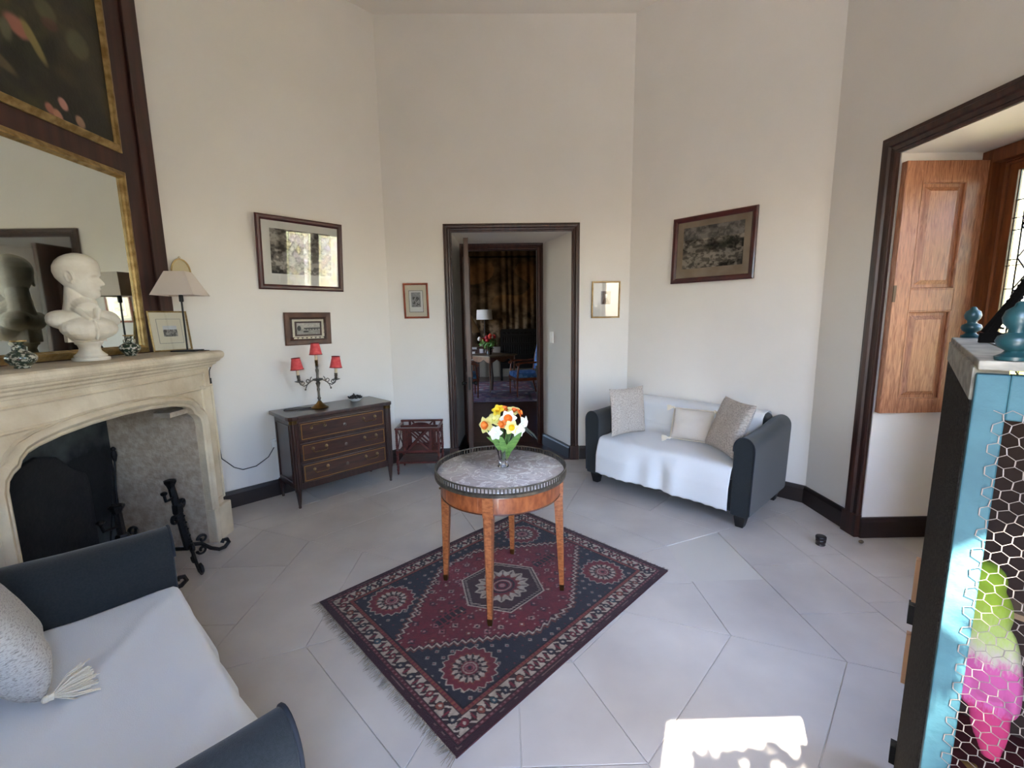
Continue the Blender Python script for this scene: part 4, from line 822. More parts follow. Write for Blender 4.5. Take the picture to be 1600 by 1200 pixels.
for z_ in (TZ - .122, TZ - .032): MB().tube([(.3225 * math.cos(2 * PI * i / 72), .3225 * math.sin(2 * PI * i / 72), z_) for i in range(73)], .0035, 6).build('stringing', M('dark_stringing', rgb(84, 44, 24), .4), tb, smooth=True)
def arcpanel(a0, a1, z0, z1, r0, r1, nm, mat, par):
    k = 10; vs = []; fs = []
    for i in range(k + 1):
        a = a0 + (a1 - a0) * i / k
        for r, z in ((r0, z0), (r1, z0), (r1, z1), (r0, z1)): vs.append((r * math.cos(a), r * math.sin(a), z))
    for i in range(k):
        for j in range(4): fs.append((i * 4 + j, i * 4 + (j + 1) % 4, i * 4 + 4 + (j + 1) % 4, i * 4 + 4 + j))
    fs += [(0, 1, 2, 3), (k * 4, k * 4 + 1, k * 4 + 2, k * 4 + 3)]
    return MB().add(vs, fs).build(nm, mat, par, smooth=True)
for i in range(4):
    a = rad(79.5 + 90 * i); c_, s_ = math.cos(a), math.sin(a); Rm = Matrix.Rotation(a, 4, 'Z')
    lg = MB().taper((.332, 0, .035), (.0125, .0125), (.312, 0, TZ - .13), (.024, .024)).taper((.312, 0, TZ - .13), (.026, .026), (.312, 0, TZ - .024), (.026, .026)).move(Rm).build('leg', SATIN, tb, bevel=.002)
    MB().taper((.333, 0, .0), (.0105, .0105), (.332, 0, .036), (.0135, .0135)).move(Rm).build('brass_sabot', BRASS, lg)
    for sy in (-1, 1): MB().add([Rm @ Vector(v) for v in ((.3455, sy * .010, .06), (.3455, sy * .0125, .06), (.3372, sy * .021, TZ - .135), (.3372, sy * .018, TZ - .135))], [(0, 1, 2, 3)]).build('leg_stringing', MATS['dark_stringing'], lg)
    arcpanel(a + rad(9), a + rad(42 if i != 2 else 81), TZ - .110, TZ - .042, .3215, .3245, 'drawer_front', SATINA, tb)
    if i != 2: arcpanel(a + rad(46), a + rad(81), TZ - .110, TZ - .042, .3215, .3245, 'drawer_front', SATINA, tb)
    if i % 2: MB().ell((.331 * math.cos(a + rad(26)), .331 * math.sin(a + rad(26)), TZ - .075), (.006, .006, .006), 10, 6).build('knob', BRASS, tb, smooth=True)

# ---- cut glass vase and daffodils
vc = Vector((-.018, 2.305, .7005))
vz_ = thing('glass_vase', 'clear ribbed glass vase on the marble table top', 'vase', vc)
pr = []
for r_, z_ in ((.030, 0), (.031, .004), (.024, .012), (.022, .03), (.024, .05), (.028, .075), (.033, .10)): pr.append((r_, z_))
mb = MB(); nf = 40; vs = []; fs = []
prof = pr + [(r_ - .003, z_) for r_, z_ in pr[::-1] if z_ > .012] + [(.002, .014)]
for r_, z_ in prof:
    for i in range(nf): a = 2 * PI * i / nf; q = r_ + (.0018 if i % 4 < 2 and .01 < z_ else 0); vs.append((q * math.cos(a), q * math.sin(a), z_))
for j in range(len(prof) - 1):
    for i in range(nf): fs.append((j * nf + i, j * nf + (i + 1) % nf, (j + 1) * nf + (i + 1) % nf, (j + 1) * nf + i))
fs.append(tuple(range(nf))); mb.add(vs, fs).build('vase_body', VASEGLASS, vz_, smooth=True)
def petal_mesh(L, W, cup, k=6):
    vs = []; fs = []
    for i in range(k + 1):
        t = i / k; w_ = W * math.sin(PI * (.08 + .90 * t)) ** .8 * (1 - .25 * t); z_ = cup * math.sin(t * PI * .8) * L
        vs += [(t * L, -w_, z_ + .12 * w_), (t * L, 0, z_ - .10 * w_), (t * L, w_, z_ + .12 * w_)]
    for i in range(k): fs += [(i * 3, i * 3 + 1, i * 3 + 4, i * 3 + 3), (i * 3 + 1, i * 3 + 2, i * 3 + 5, i * 3 + 4)]
    return vs, fs
PWH = M('petal_white', rgb(236, 238, 222), .6, sheen=.2); PYE = M('petal_pale_yellow', rgb(238, 232, 150), .6); PY2 = M('petal_yellow', rgb(240, 214, 60), .6)
COR = M('corona_orange', rgb(232, 110, 30), .55, col2=rgb(244, 150, 60), scale=40); COY = M('corona_yellow', rgb(244, 196, 30), .55); STEM = M('stem_green', rgb(74, 110, 48), .6)
LEAF = M('leaf_green', rgb(70, 112, 46), .5, col2=rgb(104, 146, 66), scale=20, stretch=(1, 1, 8)); LEAFD = M('leaf_dark', rgb(30, 40, 30), .6)
def daffodil(label, head, face, pm, cm, size=.036, cor=.016, npet=6):
    t = thing('daffodil', label, 'flower', tuple(vc + Vector((0, 0, .02))), 0, 'daffodils in the glass vase'); base = vc + Vector((0, 0, .02))
    size *= 1.22; cor *= 1.12; h = Vector(head) - base; f = Vector(face).normalized(); Rq = f.to_track_quat('Z', 'Y').to_matrix().to_4x4(); Mh = Matrix.Translation(h) @ Rq
    MB().tube([(h.x * .05, h.y * .05, 0), Vector((h.x * .16, h.y * .16, .085)), Vector((h.x * .6, h.y * .6, h.z * .7)), h - f * .02], .0024, 6).build('stem', STEM, t, smooth=True)
    for i in range(npet):
        vs, fs = petal_mesh(size, size * .46, .18); MB().add(vs, fs).move(Mh @ Matrix.Rotation(2 * PI * i / npet + rr.uniform(-.1, .1), 4, 'Z') @ Matrix.Rotation(rr.uniform(-.25, .1), 4, 'Y')).build('petal', pm, t, smooth=True)
    MB().lathe([(.004, 0), (cor * .62, cor * .5), (cor * .8, cor * 1.1), (cor * 1.1, cor * 1.35), (cor, cor * 1.3), (cor * .6, cor * .7), (.003, cor * .3)], 14).move(Mh).build('corona', cm, t, smooth=True)
    return t
P3 = lambda x, dy, z: (x, 2.33 + dy, z)
daffodil('pale yellow daffodil with an orange cup, leftmost in the vase', P3(-.100, -.03, .935), (-.55, -.8, .1), PYE, COR, .042, .019)
daffodil('pale yellow daffodil drooping over the left of the bouquet', P3(-.062, -.01, .955), (-.1, -.5, .8), PYE, PYE, .045, .012)
daffodil('white narcissus low at the front left of the bouquet', P3(-.055, -.06, .898), (-.15, -.9, .2), PWH, PWH, .034, .008)
daffodil('bright yellow daffodil at the top of the bouquet', P3(-.040, .02, 1.000), (-.2, -.6, .6), PY2, COY, .032, .014)
daffodil('orange cupped daffodil at the very top of the bouquet', P3(-.008, .03, 1.000), (.1, -.3, .9), COR, COR, .024, .014)
daffodil('white daffodil with a large orange cup in the bouquet\'s centre', P3(.012, -.02, .965), (.0, -.95, .25), PWH, COR, .040, .019)
daffodil('small red orange flower below the bouquet\'s centre', P3(-.022, -.045, .943), (-.1, -.95, 0), COR, COR, .022, .013)
daffodil('cream daffodil turned up at the right top of the bouquet', P3(.042, .02, .992), (.3, -.4, .8), PYE, COR, .036, .013)
daffodil('orange trumpet flower pointing right at the top of the bouquet', P3(.070, .01, .988), (.9, -.3, .35), COR, COR, .024, .012)
daffodil('yellow daffodil facing front at the middle right of the bouquet', P3(.028, -.05, .925), (.15, -.95, .1), PYE, COY, .034, .014)
daffodil('white daffodil seen from the back, rightmost of the bouquet', P3(.088, -.01, .930), (.8, -.5, -.1), PWH, PWH, .042, .012)
daffodil('white narcissus hanging under the right side of the bouquet', P3(.062, -.04, .905), (.3, -.9, -.2), PWH, PWH, .034, .009)
def leaf(label, pts, wd, mat):
    t = thing('tulip_leaf', label, 'leaf', tuple(vc + Vector((0, 0, .02))), 0, 'broad leaves in the vase'); P = [Vector(p) - vc - Vector((0, 0, .02)) for p in pts]; vs = []; fs = []; k = 12
    for i in range(k + 1):
        u = i / k * (len(P) - 1); j = min(int(u), len(P) - 2); fr = u - j; p = P[j].lerp(P[j + 1], fr); d = (P[j + 1] - P[j]).normalized(); s_ = d.cross(Vector((0, -1, .2))).normalized(); tt = i / k; w_ = wd * math.sin(PI * min(1, .06 + tt * .94)) ** .7
        vs += [p - s_ * w_, p + Vector((0, .3 * w_, 0)), p + s_ * w_]
    for i in range(k): fs += [(i * 3, i * 3 + 1, i * 3 + 4, i * 3 + 3), (i * 3 + 1, i * 3 + 2, i * 3 + 5, i * 3 + 4)]
    MB().add(vs, fs).build('leaf_blade', mat, t, smooth=True)
leaf('broad green leaf leaning left out of the glass vase', [(-.018, 2.30, .73), (-.028, 2.285, .80), (-.065, 2.28, .86), (-.100, 2.275, .915)], .015, LEAF)
leaf('broad green leaf standing at the front of the bouquet', [(-.014, 2.295, .73), (-.008, 2.27, .80), (-.025, 2.265, .86), (-.058, 2.262, .885)], .017, LEAF)
leaf('wide light green leaf curving right under the white flowers', [(-.010, 2.30, .73), (.010, 2.28, .80), (.045, 2.272, .85), (.085, 2.272, .90)], .021, LEAF)
leaf('green leaf behind the bouquet\'s centre', [(-.016, 2.31, .73), (-.005, 2.32, .81), (.018, 2.33, .87), (.03, 2.33, .92)], .018, LEAF)
leaf('small leaf tip sticking out left of the bouquet', [(-.02, 2.305, .74), (-.05, 2.30, .83), (-.105, 2.29, .872)], .010, LEAF)
leaf('thin dark grass blade arching down right of the bouquet', [(-.008, 2.31, .74), (.04, 2.32, .90), (.10, 2.325, .915), (.15, 2.33, .87), (.175, 2.33, .835)], .006, LEAFD)
leaf('second thin dark grass blade beside the first, right of the bouquet', [(-.008, 2.30, .74), (.05, 2.31, .885), (.105, 2.315, .90), (.15, 2.32, .855)], .004, LEAFD)

# ================================================================== RUG
RW, RH, RA = 1.57, 1.20, rad(43.7)
rug = thing('rug', 'dark red oriental rug with corner medallions lying diagonally under the round table', 'rug', (-.036, 2.279, .002), RA)
NX, NY = 390, 300
X, Y = np.meshgrid(np.linspace(-RW / 2, RW / 2, NX), np.linspace(RH / 2, -RH / 2, NY)); AX, AY = np.abs(X), np.abs(Y)
D = np.minimum(RW / 2 - AX, RH / 2 - AY); onx = (RW / 2 - AX) < (RH / 2 - AY); S = np.where(onx, Y, X)            # distance from edge, running coordinate
def tri(t): return 2 * np.abs(t - np.floor(t + .5))
MAROON, RED, NAVY, CREAM, BRN, RUST, PINK, BLK, TEALC = [np.array(c, float) for c in ((58, 22, 32), (118, 34, 44), (38, 37, 48), (190, 172, 152), (52, 28, 30), (134, 66, 50), (170, 120, 118), (26, 18, 22), (46, 74, 84))]
I = np.zeros((NY, NX, 3)) + RED
def put(mask, c, a=1.0):
    global I; k = (mask.astype(float) * a)[..., None]; I = I * (1 - k) + c * k
ab = fnoise(NY, NX, 6, 3, 2); put(ab > .55, np.array((112, 30, 44.)), .6); put(ab < .4, np.array((140, 46, 54.)), .5)
# scattered small motifs in the field
gx, gy = np.round(X / .075), np.round(Y / .075); hx = (np.sin(gx * 12.9898 + gy * 78.233) * 43758.5453) % 1; hy = (np.sin(gx * 39.3468 + gy * 11.135) * 24634.6345) % 1
u_, v_ = X - gx * .075 - (hx - .5) * .03, Y - gy * .075 - (hy - .5) * .03; r1 = np.abs(u_) + np.abs(v_)
for lo, hi, c, c2 in ((0, .22, CREAM, BLK), (.22, .45, PINK, BRN), (.45, .65, RUST, CREAM), (.65, .85, NAVY, PINK)):
    s_ = (hx >= lo) & (hx < hi); put(s_ & (r1 < .020) & (np.sin(u_ * 700) * np.cos(v_ * 600) > -.2), c, .85); put(s_ & (r1 < .008), c2); put(s_ & (np.abs(r1 - .024) < .002), BLK, .5)
gx, gy = np.round((X + .02) / .028), np.round((Y + .01) / .028); h2 = (np.sin(gx * 7.13 + gy * 157.31) * 9123.11) % 1; put((np.abs(X + .02 - gx * .028) < .005) & (np.abs(Y + .01 - gy * .028) < .004) & (h2 < .28), CREAM, .7)
# dark stepped bars flanking the centre medallion
put((np.abs(AX - .36) < .085) & (AY < .022) & (tri(X / .03) > .3), BLK, .85); put((np.abs(AX - .36) < .09) & (np.abs(AY - .035) < .006) & (tri(X / .035) > .45), BRN, .9)
# navy corners with stepped edge
q = np.maximum(AX / .70 + AY / .48, AY / .385); step = q + .055 * (tri((AX - AY) / .055) - .5)
inner = D > .132
put((step > 1.0) & inner, NAVY); put((np.abs(step - 1.0) < .012) & inner, CREAM); put((np.abs(step - .975) < .012) & inner, BLK, .6); put((np.abs(step - 1.03) < .012) & inner, RUST, .8)
gx, gy = np.round(X / .05), np.round(Y / .05); u_, v_ = X - gx * .05, Y - gy * .05; h3 = (np.sin(gx * 3.7 + gy * 91.7) * 7121.3) % 1
put((step > 1.06) & inner & (np.abs(u_) + np.abs(v_) < .012) & (h3 < .55), CREAM, .75); put((step > 1.06) & inner & (np.abs(u_) + np.abs(v_) < .006), RED, .8)
# corner medallions
U2, V2 = AX - .505, AY - .330; rr_ = np.sqrt(U2 ** 2 + V2 ** 2) * 1.22; th = np.arctan2(V2, U2); zz = tri(th * 18 / (2 * PI)) * .022
med = rr_ + zz; put(med < .158, CREAM, .95); put(med < .150, RED); put(med < .112, RUST); put(rr_ + .5 * zz < .098, CREAM); put((rr_ + .5 * zz < .098) & (tri(th * 14 / (2 * PI)) > .62) & (rr_ > .06), BLK, .85); put(rr_ < .064, BRN); put((rr_ < .064) & (tri(th * 12 / (2 * PI)) > .6), CREAM, .6)
put(rr_ < .048, RED); put(np.abs(rr_ - .036) < .004, CREAM, .8); put(np.abs(rr_ - .022) < .004, PINK, .8); put(rr_ < .010, NAVY)
# centre hexagon
hexd = np.maximum(AX * .82 + AY * .48, AY); put(hexd < .205, CREAM); put(hexd < .197, BRN); put((hexd < .19) & (hexd > .178) & (tri((X + Y) / .02) > .5), CREAM, .9); put(hexd < .172, np.array((66, 34, 36.)))
rr_ = np.sqrt((X * .9) ** 2 + Y ** 2); th = np.arctan2(Y, X); ser = rr_ + tri(th * 16 / (2 * PI)) * .028; put(ser < .148, CREAM); put((ser < .135) & (tri(th * 16 / (2 * PI)) < .18) & (rr_ > .07), BRN, .6); put(ser < .105, RUST); put(rr_ < .082, RED); put(np.abs(rr_ - .062) < .006, BRN); put(np.abs(rr_ - .046) < .004, CREAM, .8); put(np.abs(rr_ - .028) < .004, BLK); put(rr_ < .016, PINK)
# borders from the inside out
put((D < .135) & (D >= .112), RUST); put((D < .130) & (D >= .117) & (tri(S / .02) > .55), RED); put(np.abs(D - .135) < .003, BLK)
put((D < .112) & (D >= .048), BRN)
ph = S / .072 + .12 * np.sin(S * 23); tx = (ph - np.floor(ph)) - .5; ty = (D - .080) / .032 + .5 * (fnoise(NY, NX, 40, 2, 5) - .5); mb_ = (D < .109) & (D > .051)
put(mb_ & (np.abs(ty - .9 * np.sin(ph * 2 * PI)) > .75) & (np.abs(tx) > .02), CREAM); put(mb_ & (np.abs(np.abs(tx) * 2.2 - np.abs(ty)) < .18), CREAM); h4 = (np.sin(np.floor(ph) * 12.7) * 4375.5) % 1
core = (np.abs(tx) * 3.2) ** 2 + (ty * 1.25) ** 2; put(mb_ & (core < .62), BLK); 
for lo, c in ((0, RED), (.3, NAVY), (.55, RUST), (.8, TEALC)): put(mb_ & (core < .42) & (h4 >= lo), c)
put(mb_ & (core < .06), CREAM); put(mb_ & (np.abs(tx) > .44) & (np.abs(ty) < .5), RED)
put(np.abs(D - .112) < .003, BLK, .8); put(np.abs(D - .048) < .003, BLK)
put((D < .046) & (D >= .030), np.array((88, 30, 38.))); put((D < .042) & (D > .034) & (tri(S / .024) > .6), PINK, .7); put(D < .030, MAROON); put(np.abs(D - .028) < .003, BLK, .8)
put((D < .022) & (D > .017) & (fnoise(NY, NX, 60, 1, 3) > .62), CREAM, .5)
I *= (.72 + .24 * fnoise(NY, NX, 120, 2, 77))[..., None] * (.9 + .2 * fnoise(NY, NX, 5, 3, 78))[..., None]
wv = fnoise(NY, NX, 6, 2, 90).ravel() * .004
sheet('pile', RW, RH, I, CARPET, rug, None, zfn=lambda P: np.stack([P[:, 0], P[:, 1], np.full(len(P), .006) + wv], 1))
MB().box(-RW / 2, RW / 2, -RH / 2, RH / 2, 0, .0058).build('backing', M('rug_backing', rgb(64, 26, 32), .95), rug)
FRM = M('rug_fringe', rgb(104, 92, 78), .95, col2=rgb(150, 136, 118), scale=30)
rf = random.Random(2)
for sx in (-1, 1):
    mb = MB()
    for i in range(300):
        y_ = -RH / 2 + RH * (i + rf.random()) / 300; L = .012 + .030 * rf.random() * (1 if rf.random() < .8 else .3); L *= (1.25 if sx < 0 else .7); a = rf.uniform(-.5, .5); w_ = .0018
        mb.add([(sx * RW / 2, y_ - w_, .006), (sx * RW / 2, y_ + w_, .006), (sx * (RW / 2 + L), y_ + w_ * .3 + a * L, .001), (sx * (RW / 2 + L), y_ - w_ * .3 + a * L, .001), (sx * RW / 2, y_, .0085)], [(0, 1, 2, 3), (0, 4, 3), (4, 1, 2)])
    mb.build('fringe', FRM, rug)['kind'] = 'stuff'
# ================================================================== SOFAS
def sofa(label, loc, rz):
    t = thing('sofa', label, 'sofa', loc, rz)
    MB().box(-.585, .585, -.375, .38, .10, .345).build('base', CHAR, t, bevel=.012)
    MB().box(-.575, .575, -.392, .21, .335, .425).build('seat_cushion', CHAR, t, bevel=.03, seg=4, smooth=True)
    MB().box(-.585, .585, .20, .40, .10, .715).build('backrest', CHAR, t, bevel=.045, seg=5, smooth=True)
    for sx in (-1, 1):
        x0, x1 = .572, .71; prof = [(x0, .095), (x0, .56)] + [((x0 + x1) / 2 - .069 * math.cos(PI * i / 12), .585 + .082 * math.sin(PI * i / 12)) for i in range(13)] + [(x1, .56), (x1 - .012, .12), (x1 - .02, .095)]
        ys = [-.405, -.30, -.10, .10, .22, .30, .405]; hs = [0, .0, .006, .02, .036, .042, .038]
        vs = []; fs = []; k = len(prof)
        for y_, h_ in zip(ys, hs): vs += [(sx * x, y_, z + (h_ if z > .3 else 0)) for x, z in prof]
        for j in range(len(ys) - 1):
            for i in range(k): fs.append((j * k + i, j * k + (i + 1) % k, (j + 1) * k + (i + 1) % k, (j + 1) * k + i))
        fs += [tuple(range(k)), tuple(range((len(ys) - 1) * k, len(ys) * k))]
        ar = MB().add(vs, fs).build('armrest', CHAR, t, smooth=True, bevel=.006)
        MB().tube([(sx * x, -.406, z) for x, z in prof[1:-1]], .0048, 8).build('piping', PIPE, ar, smooth=True)
        for y_ in (-.34, .34): MB().taper((sx * .625, y_, 0), (.026, .026), (sx * .63, y_, .10), (.042, .042)).build('foot', FOOTB, t, bevel=.003)
    return t
S1 = ((1.505, 3.624, 0), rad(-48)); S2 = ((-1.23, .9975, 0), rad(136))
sofa('charcoal two seat sofa with black feet against the angled wall under the hunting engraving', *S1)
sofa('charcoal sofa in the near left corner facing the rug', *S2)
def throw(label, loc, rz, seed, drop=.125):
    t = thing('sofa_cover', label, 'sofa cover', loc, rz)
    pr = [(.412, .56), (.410, .64), (.398, .705), (.36, .728), (.30, .730), (.235, .724), (.190, .69), (.180, .60), (.172, .52), (.160, .462), (.13, .440), (.06, .434), (-.05, .433), (-.15, .433), (-.25, .434), (-.34, .436), (-.385, .430), (-.405, .412), (-.412, .37), (-.415, .32), (-.418, .25), (-.420, .19), (-.421, drop)]
    d = [0]; 
    for a, b in zip(pr, pr[1:]): d.append(d[-1] + math.dist(a, b))
    ns, nx = 90, 110; S = np.linspace(0, d[-1], ns); PY = np.interp(S, d, [p[0] for p in pr]); PZ = np.interp(S, d, [p[1] for p in pr]); w1 = fnoise(ns, nx, 5, 3, seed); w2_ = fnoise(ns, nx, 9, 2, seed + 5, .7); vs = []
    for i in range(ns):
        for j in range(nx):
            x = -.566 + 1.132 * j / (nx - 1); y, z = PY[i], PZ[i]; k = w1[i, j] - .5
            if y < -.40 and z < .41:
                f = min(1, (.41 - z) / .12); y -= f * (.014 + .055 * (w2_[60, j] - .35) + .014 * math.sin(x * 19 + 2 * math.sin(x * 7) + seed) + .01 * k)
                if i >= ns - 3: z += .007 * abs(math.sin(x * 38)) * (i - ns + 4) / 3
            elif y > .172: y -= .004 + .012 * max(0, k)
            else: z += .003 + .020 * max(0, k) + .012 * max(0, math.sin(x * 11 + y * 13 + 3 * k + seed)) ** 4 * (w2_[i, j])
            vs.append((x, y, z))
    fs = [(i * nx + j, i * nx + j + 1, (i + 1) * nx + j + 1, (i + 1) * nx + j) for i in range(ns - 1) for j in range(nx - 1)]
    o = MB().add(vs, fs).build('cloth', COVER, t, smooth=True); s_ = o.modifiers.new('solidify', 'SOLIDIFY'); s_.thickness = .003; s_.offset = 1
throw('white scalloped cotton cover over the far sofa\'s back and seat', *S1, 3); throw('white cotton cover over the near left sofa\'s seat', *S2, 8)
def pillow(mb, w, h, th, M4, pinch=.06, n=26, seed=0):
    nz = fnoise(n + 1, n + 1, 4, 2, seed)
    for sg in (1, -1):
        vs = []
        for i in range(n + 1):
            for j in range(n + 1):
                u, v = -1 + 2 * j / n, -1 + 2 * i / n; x = u * w / 2 * (1 - pinch * (1 - v * v) * abs(u)); y = v * h / 2 * (1 - pinch * (1 - u * u) * abs(v))
                z = sg * th / 2 * ((1 - u ** 4) * (1 - v ** 4)) ** .45 * (.9 + .25 * (nz[i, j] - .5)) * (.85 - .1 * v); vs.append(M4 @ Vector((x, y, z)))
        mb.add(vs, [(i * (n + 1) + j, i * (n + 1) + j + 1, (i + 1) * (n + 1) + j + 1, (i + 1) * (n + 1) + j) for i in range(n) for j in range(n)])
    return mb
def tassel(par, M4, at, d, L=.06, seed=1):
    """cord knot and strands at a cushion corner; at/d in parent space"""
    r = random.Random(seed); p = Vector(at); d = Vector(d).normalized(); mb = MB().ell(p, (.010, .010, .010), 10, 7)
    mb.tube([p, p + d * .014], [.008, .011], 8)
    q = d.cross(Vector((0, 0, 1))); q = q.normalized() if q.length > .1 else Vector((1, 0, 0)); s_ = d.cross(q)
    for i in range(90):
        a = r.random() * 6.28; rr2 = (.004 + .024 * r.random()) * (L / .065) ** 1.5; e = p + d * (L * r.uniform(.8, 1.05)) + (q * math.cos(a) + s_ * math.sin(a)) * rr2
        mb.tube([p + d * .010, p + d * L * .5 + (q * math.cos(a) + s_ * math.sin(a)) * rr2 * .7, e + Vector((0, 0, -.004))], .0016, 4)
    return mb.build('tassel', COTTON, par)
def frame4(c, ex, ez):
    ex = Vector(ex).normalized(); ez = Vector(ez); ez = (ez - ex * ez.dot(ex)).normalized(); n_ = ex.cross(ez)
    return Matrix(((ex.x, ez.x, n_.x, c[0]), (ex.y, ez.y, n_.y, c[1]), (ex.z, ez.z, n_.z, c[2]), (0, 0, 0, 1)))
def cushion(label, S, base, ex, up, w, h, th, mat, tassels=(), seed=1, group='cushions on the far sofa', pinch=.06):
    """base: sofa-local centre of the bottom edge"""
    (lx, ly, lz), rz = S; Rz_ = Matrix.Rotation(rz, 4, 'Z'); wp = Matrix.Translation((lx, ly, 0)) @ Rz_ @ Vector(base)
    t = thing('cushion', label, 'cushion', tuple(wp), rz, group); u_ = Vector(up).normalized(); M4 = frame4(tuple(u_ * h / 2), ex, up)
    pillow(MB(), w, h, th, M4, pinch, seed=seed).build('pad', mat, t, smooth=True, weld=True)
    if mat is LINENP:
        MB().tube([M4 @ Vector((sx * w / 2 * .985, sy * h / 2 * .985, 0)) for sx, sy in ((-1, -1), (-1, 1), (1, 1), (1, -1), (-1, -1))], .004, 6).build('piping', COTTON, t)
    for sx, sy, d, L in tassels: tassel(t, M4, M4 @ Vector((sx * w / 2, sy * h / 2, .005)), d, L, seed + int(sx * 2 + sy))
    return t
cushion('upright beige linen cushion against the left arm of the far sofa', S1, (-.40, -.185, .462), (.245, .97, 0), (-.10, .03, 1), .40, .42, .11, LINEN, seed=2)
cushion('smaller plain cream cushion with corner tassels in the middle of the far sofa', S1, (.075, -.03, .464), (.98, .19, 0), (.02, .42, 1), .33, .27, .10, LINENP,
        ((-1, -1, (-.8, -.6, .05), .065), (-1, 1, (-.9, -.1, -.1), .06), (1, 1, (.8, -.2, -.6), .06)), seed=5)
cushion('beige linen cushion slumped against the right arm of the far sofa', S1, (.425, -.195, .474), (.77, -.64, 0), (-.02, .52, 1), .42, .42, .12, LINEN, seed=7)
cushion('grey flecked cushion with a cream tassel on the near left sofa', S2, (.30, -.005, .476), (1, .10, 0), (.02, .40, 1), .42, .36, .17, LINENG, ((-1, -1, (.25, -1, -.05), .10),), seed=9, group='cushions on the near sofa')

# ================================================================== SMALL THINGS ON THE FLOOR
jr = thing('jar', 'small dark brown ridged jar standing on the stone floor near the window recess', 'jar', (2.055, 2.655, 0))
MB().lathe([(.026, 0), (.029, .006), (.026, .012), (.029, .020), (.030, .034), (.027, .038)], 20).build('jar_body', M('brown_jar', rgb(38, 28, 26), .25, coat=.4), jr, smooth=True)
MB().lathe([(.027, .038), (.031, .042), (.031, .058), (.028, .062), (.020, .063)], 20).build('jar_lid', M('jar_lid', rgb(30, 24, 24), .4), jr, smooth=True)
tag(MB().ell((2.33, 2.66, .012), (.016, .013, .011), 8, 5).build('pebble', M('pebble_brown', rgb(96, 82, 62), .9)), 'tiny brown pebble on the floor below the window recess', 'pebble')

# ================================================================== BIRD CAGE
CG = ((.692, .625, 0), rad(-43.8)); cg = thing('bird_cage', 'tall teal wooden aviary with hexagonal wire mesh and turned finials at the right', 'cage', *CG)
CW, CD, CT = .78, .823, 1.43
for x_, y_ in ((0, 0), (CW, 0), (0, CD), (CW, CD)):
    X0, Y0 = (x_, x_ + .034) if x_ == 0 else (x_ - .034, x_), (y_, y_ + .026) if y_ == 0 else (y_ - .026, y_)
    MB().box(*X0, *Y0, 0, CT - .02).build('corner_post', TEAL, cg, bevel=.002)
    cx_, cy_ = sum(X0) / 2 + (.018 if x_ == 0 else -.018), sum(Y0) / 2 + (.004 if y_ == 0 else -.004)
    MB().lathe([(.019, 0), (.020, .005), (.013, .009), (.010, .013), (.018, .019), (.0215, .027), (.019, .034), (.010, .039), (.0095, .044), (.0155, .051), (.0175, .060), (.0145, .070), (.007, .076), (.006, .080), (.003, .083)], 24, (cx_, cy_, CT + .001)).build('finial', TEALD, cg, smooth=True)
MB().box(.034, CW - .034, 0, .026, CT - .085, CT - .02).build('front_top_rail', TEAL, cg, bevel=.002); MB().box(.034, CW - .034, 0, .026, .06, .30).build('front_bottom_board', TEAL, cg, bevel=.002)
MB().box(-.002, .030, .024, CD - .024, .05, CT - .06).build('felt_side_panel', FELT, cg); MB().box(-.004, .034, .020, CD - .02, CT - .062, CT - .012).build('side_top_rail', GREYWOOD, cg, bevel=.002)
MB().box(CW - .03, CW, .026, CD - .026, .05, CT - .02).build('side_board', M('cage_brown', rgb(52, 34, 28), .8), cg)
MB().box(.034, CW - .034, CD - .02, CD, .05, 1.22).build('back_board', MATS['cage_brown'], cg); MB().box(.034, CW - .034, CD - .026, CD, CT - .06, CT - .02).build('back_top_rail', GREYWOOD, cg)
MB().box(.0, .05, .0, CD, CT - .014, CT).build('top_edge_board', GREYWOOD, cg, bevel=.002); MB().box(.056, CW, .04, CD, CT - .014, CT - .002).build('top_board', GREYWOOD, cg); MB().box(.056, CW, .0, .036, CT - .016, CT).build('top_front_board', TEAL, cg)
MB().box(.02, CW - .02, .02, CD - .02, .30, .32).build('cage_floor', M('cage_red_floor', rgb(92, 32, 32), .8, col2=rgb(70, 24, 26), scale=12), cg)
def hexmesh(x0, x1, z0, z1, s, fn, r=.0009):
    segs = set(); dx, dz = s * math.sqrt(3), s * 1.5; mb = MB(); rj = random.Random(1); jit = {}
    def key(p): return (round(p[0], 4), round(p[1], 4))
    nrow = int((z1 - z0) / dz) + 2; ncol = int((x1 - x0) / dx) + 2
    for i in range(nrow):
        for j in range(ncol):
            cx_ = x0 + j * dx + (dx / 2 if i % 2 else 0); cz_ = z0 + i * dz
            P = [key((cx_ + s * math.sin(a * PI / 3), cz_ + s * math.cos(a * PI / 3))) for a in range(6)]
            for a in range(6): segs.add(tuple(sorted((P[a], P[(a + 1) % 6]))))
    for a, b in segs:
        if not all(x0 <= p[0] <= x1 and z0 <= p[1] <= z1 for p in (a, b)): continue
        q = []
        for p in (a, b):
            if p not in jit: jit[p] = (rj.uniform(-.0012, .0012), rj.uniform(-.0012, .0012), rj.uniform(-.002, .002))
            d = jit[p]; q.append(fn(p[0] + d[0], p[1] + d[1], d[2]))
        mb.tube(q, r * (1.7 if abs(a[0] - b[0]) < .001 else 1), 4, caps=False)
    return mb
hexmesh(.022, CW - .012, .28, CT - .06, .0108, lambda x, z, d: (x, -.003 + d * .6, z), .00052).build('wire_mesh', WIRE, cg)['kind'] = 'stuff'
hexmesh(.03, CW - .03, 1.21, CT - .04, .0108, lambda x, z, d: (x, CD - .012 + d, z)).build('wire_mesh', WIRE, cg)['kind'] = 'stuff'
BAT = M('pale_batten', rgb(176, 134, 100), .7)
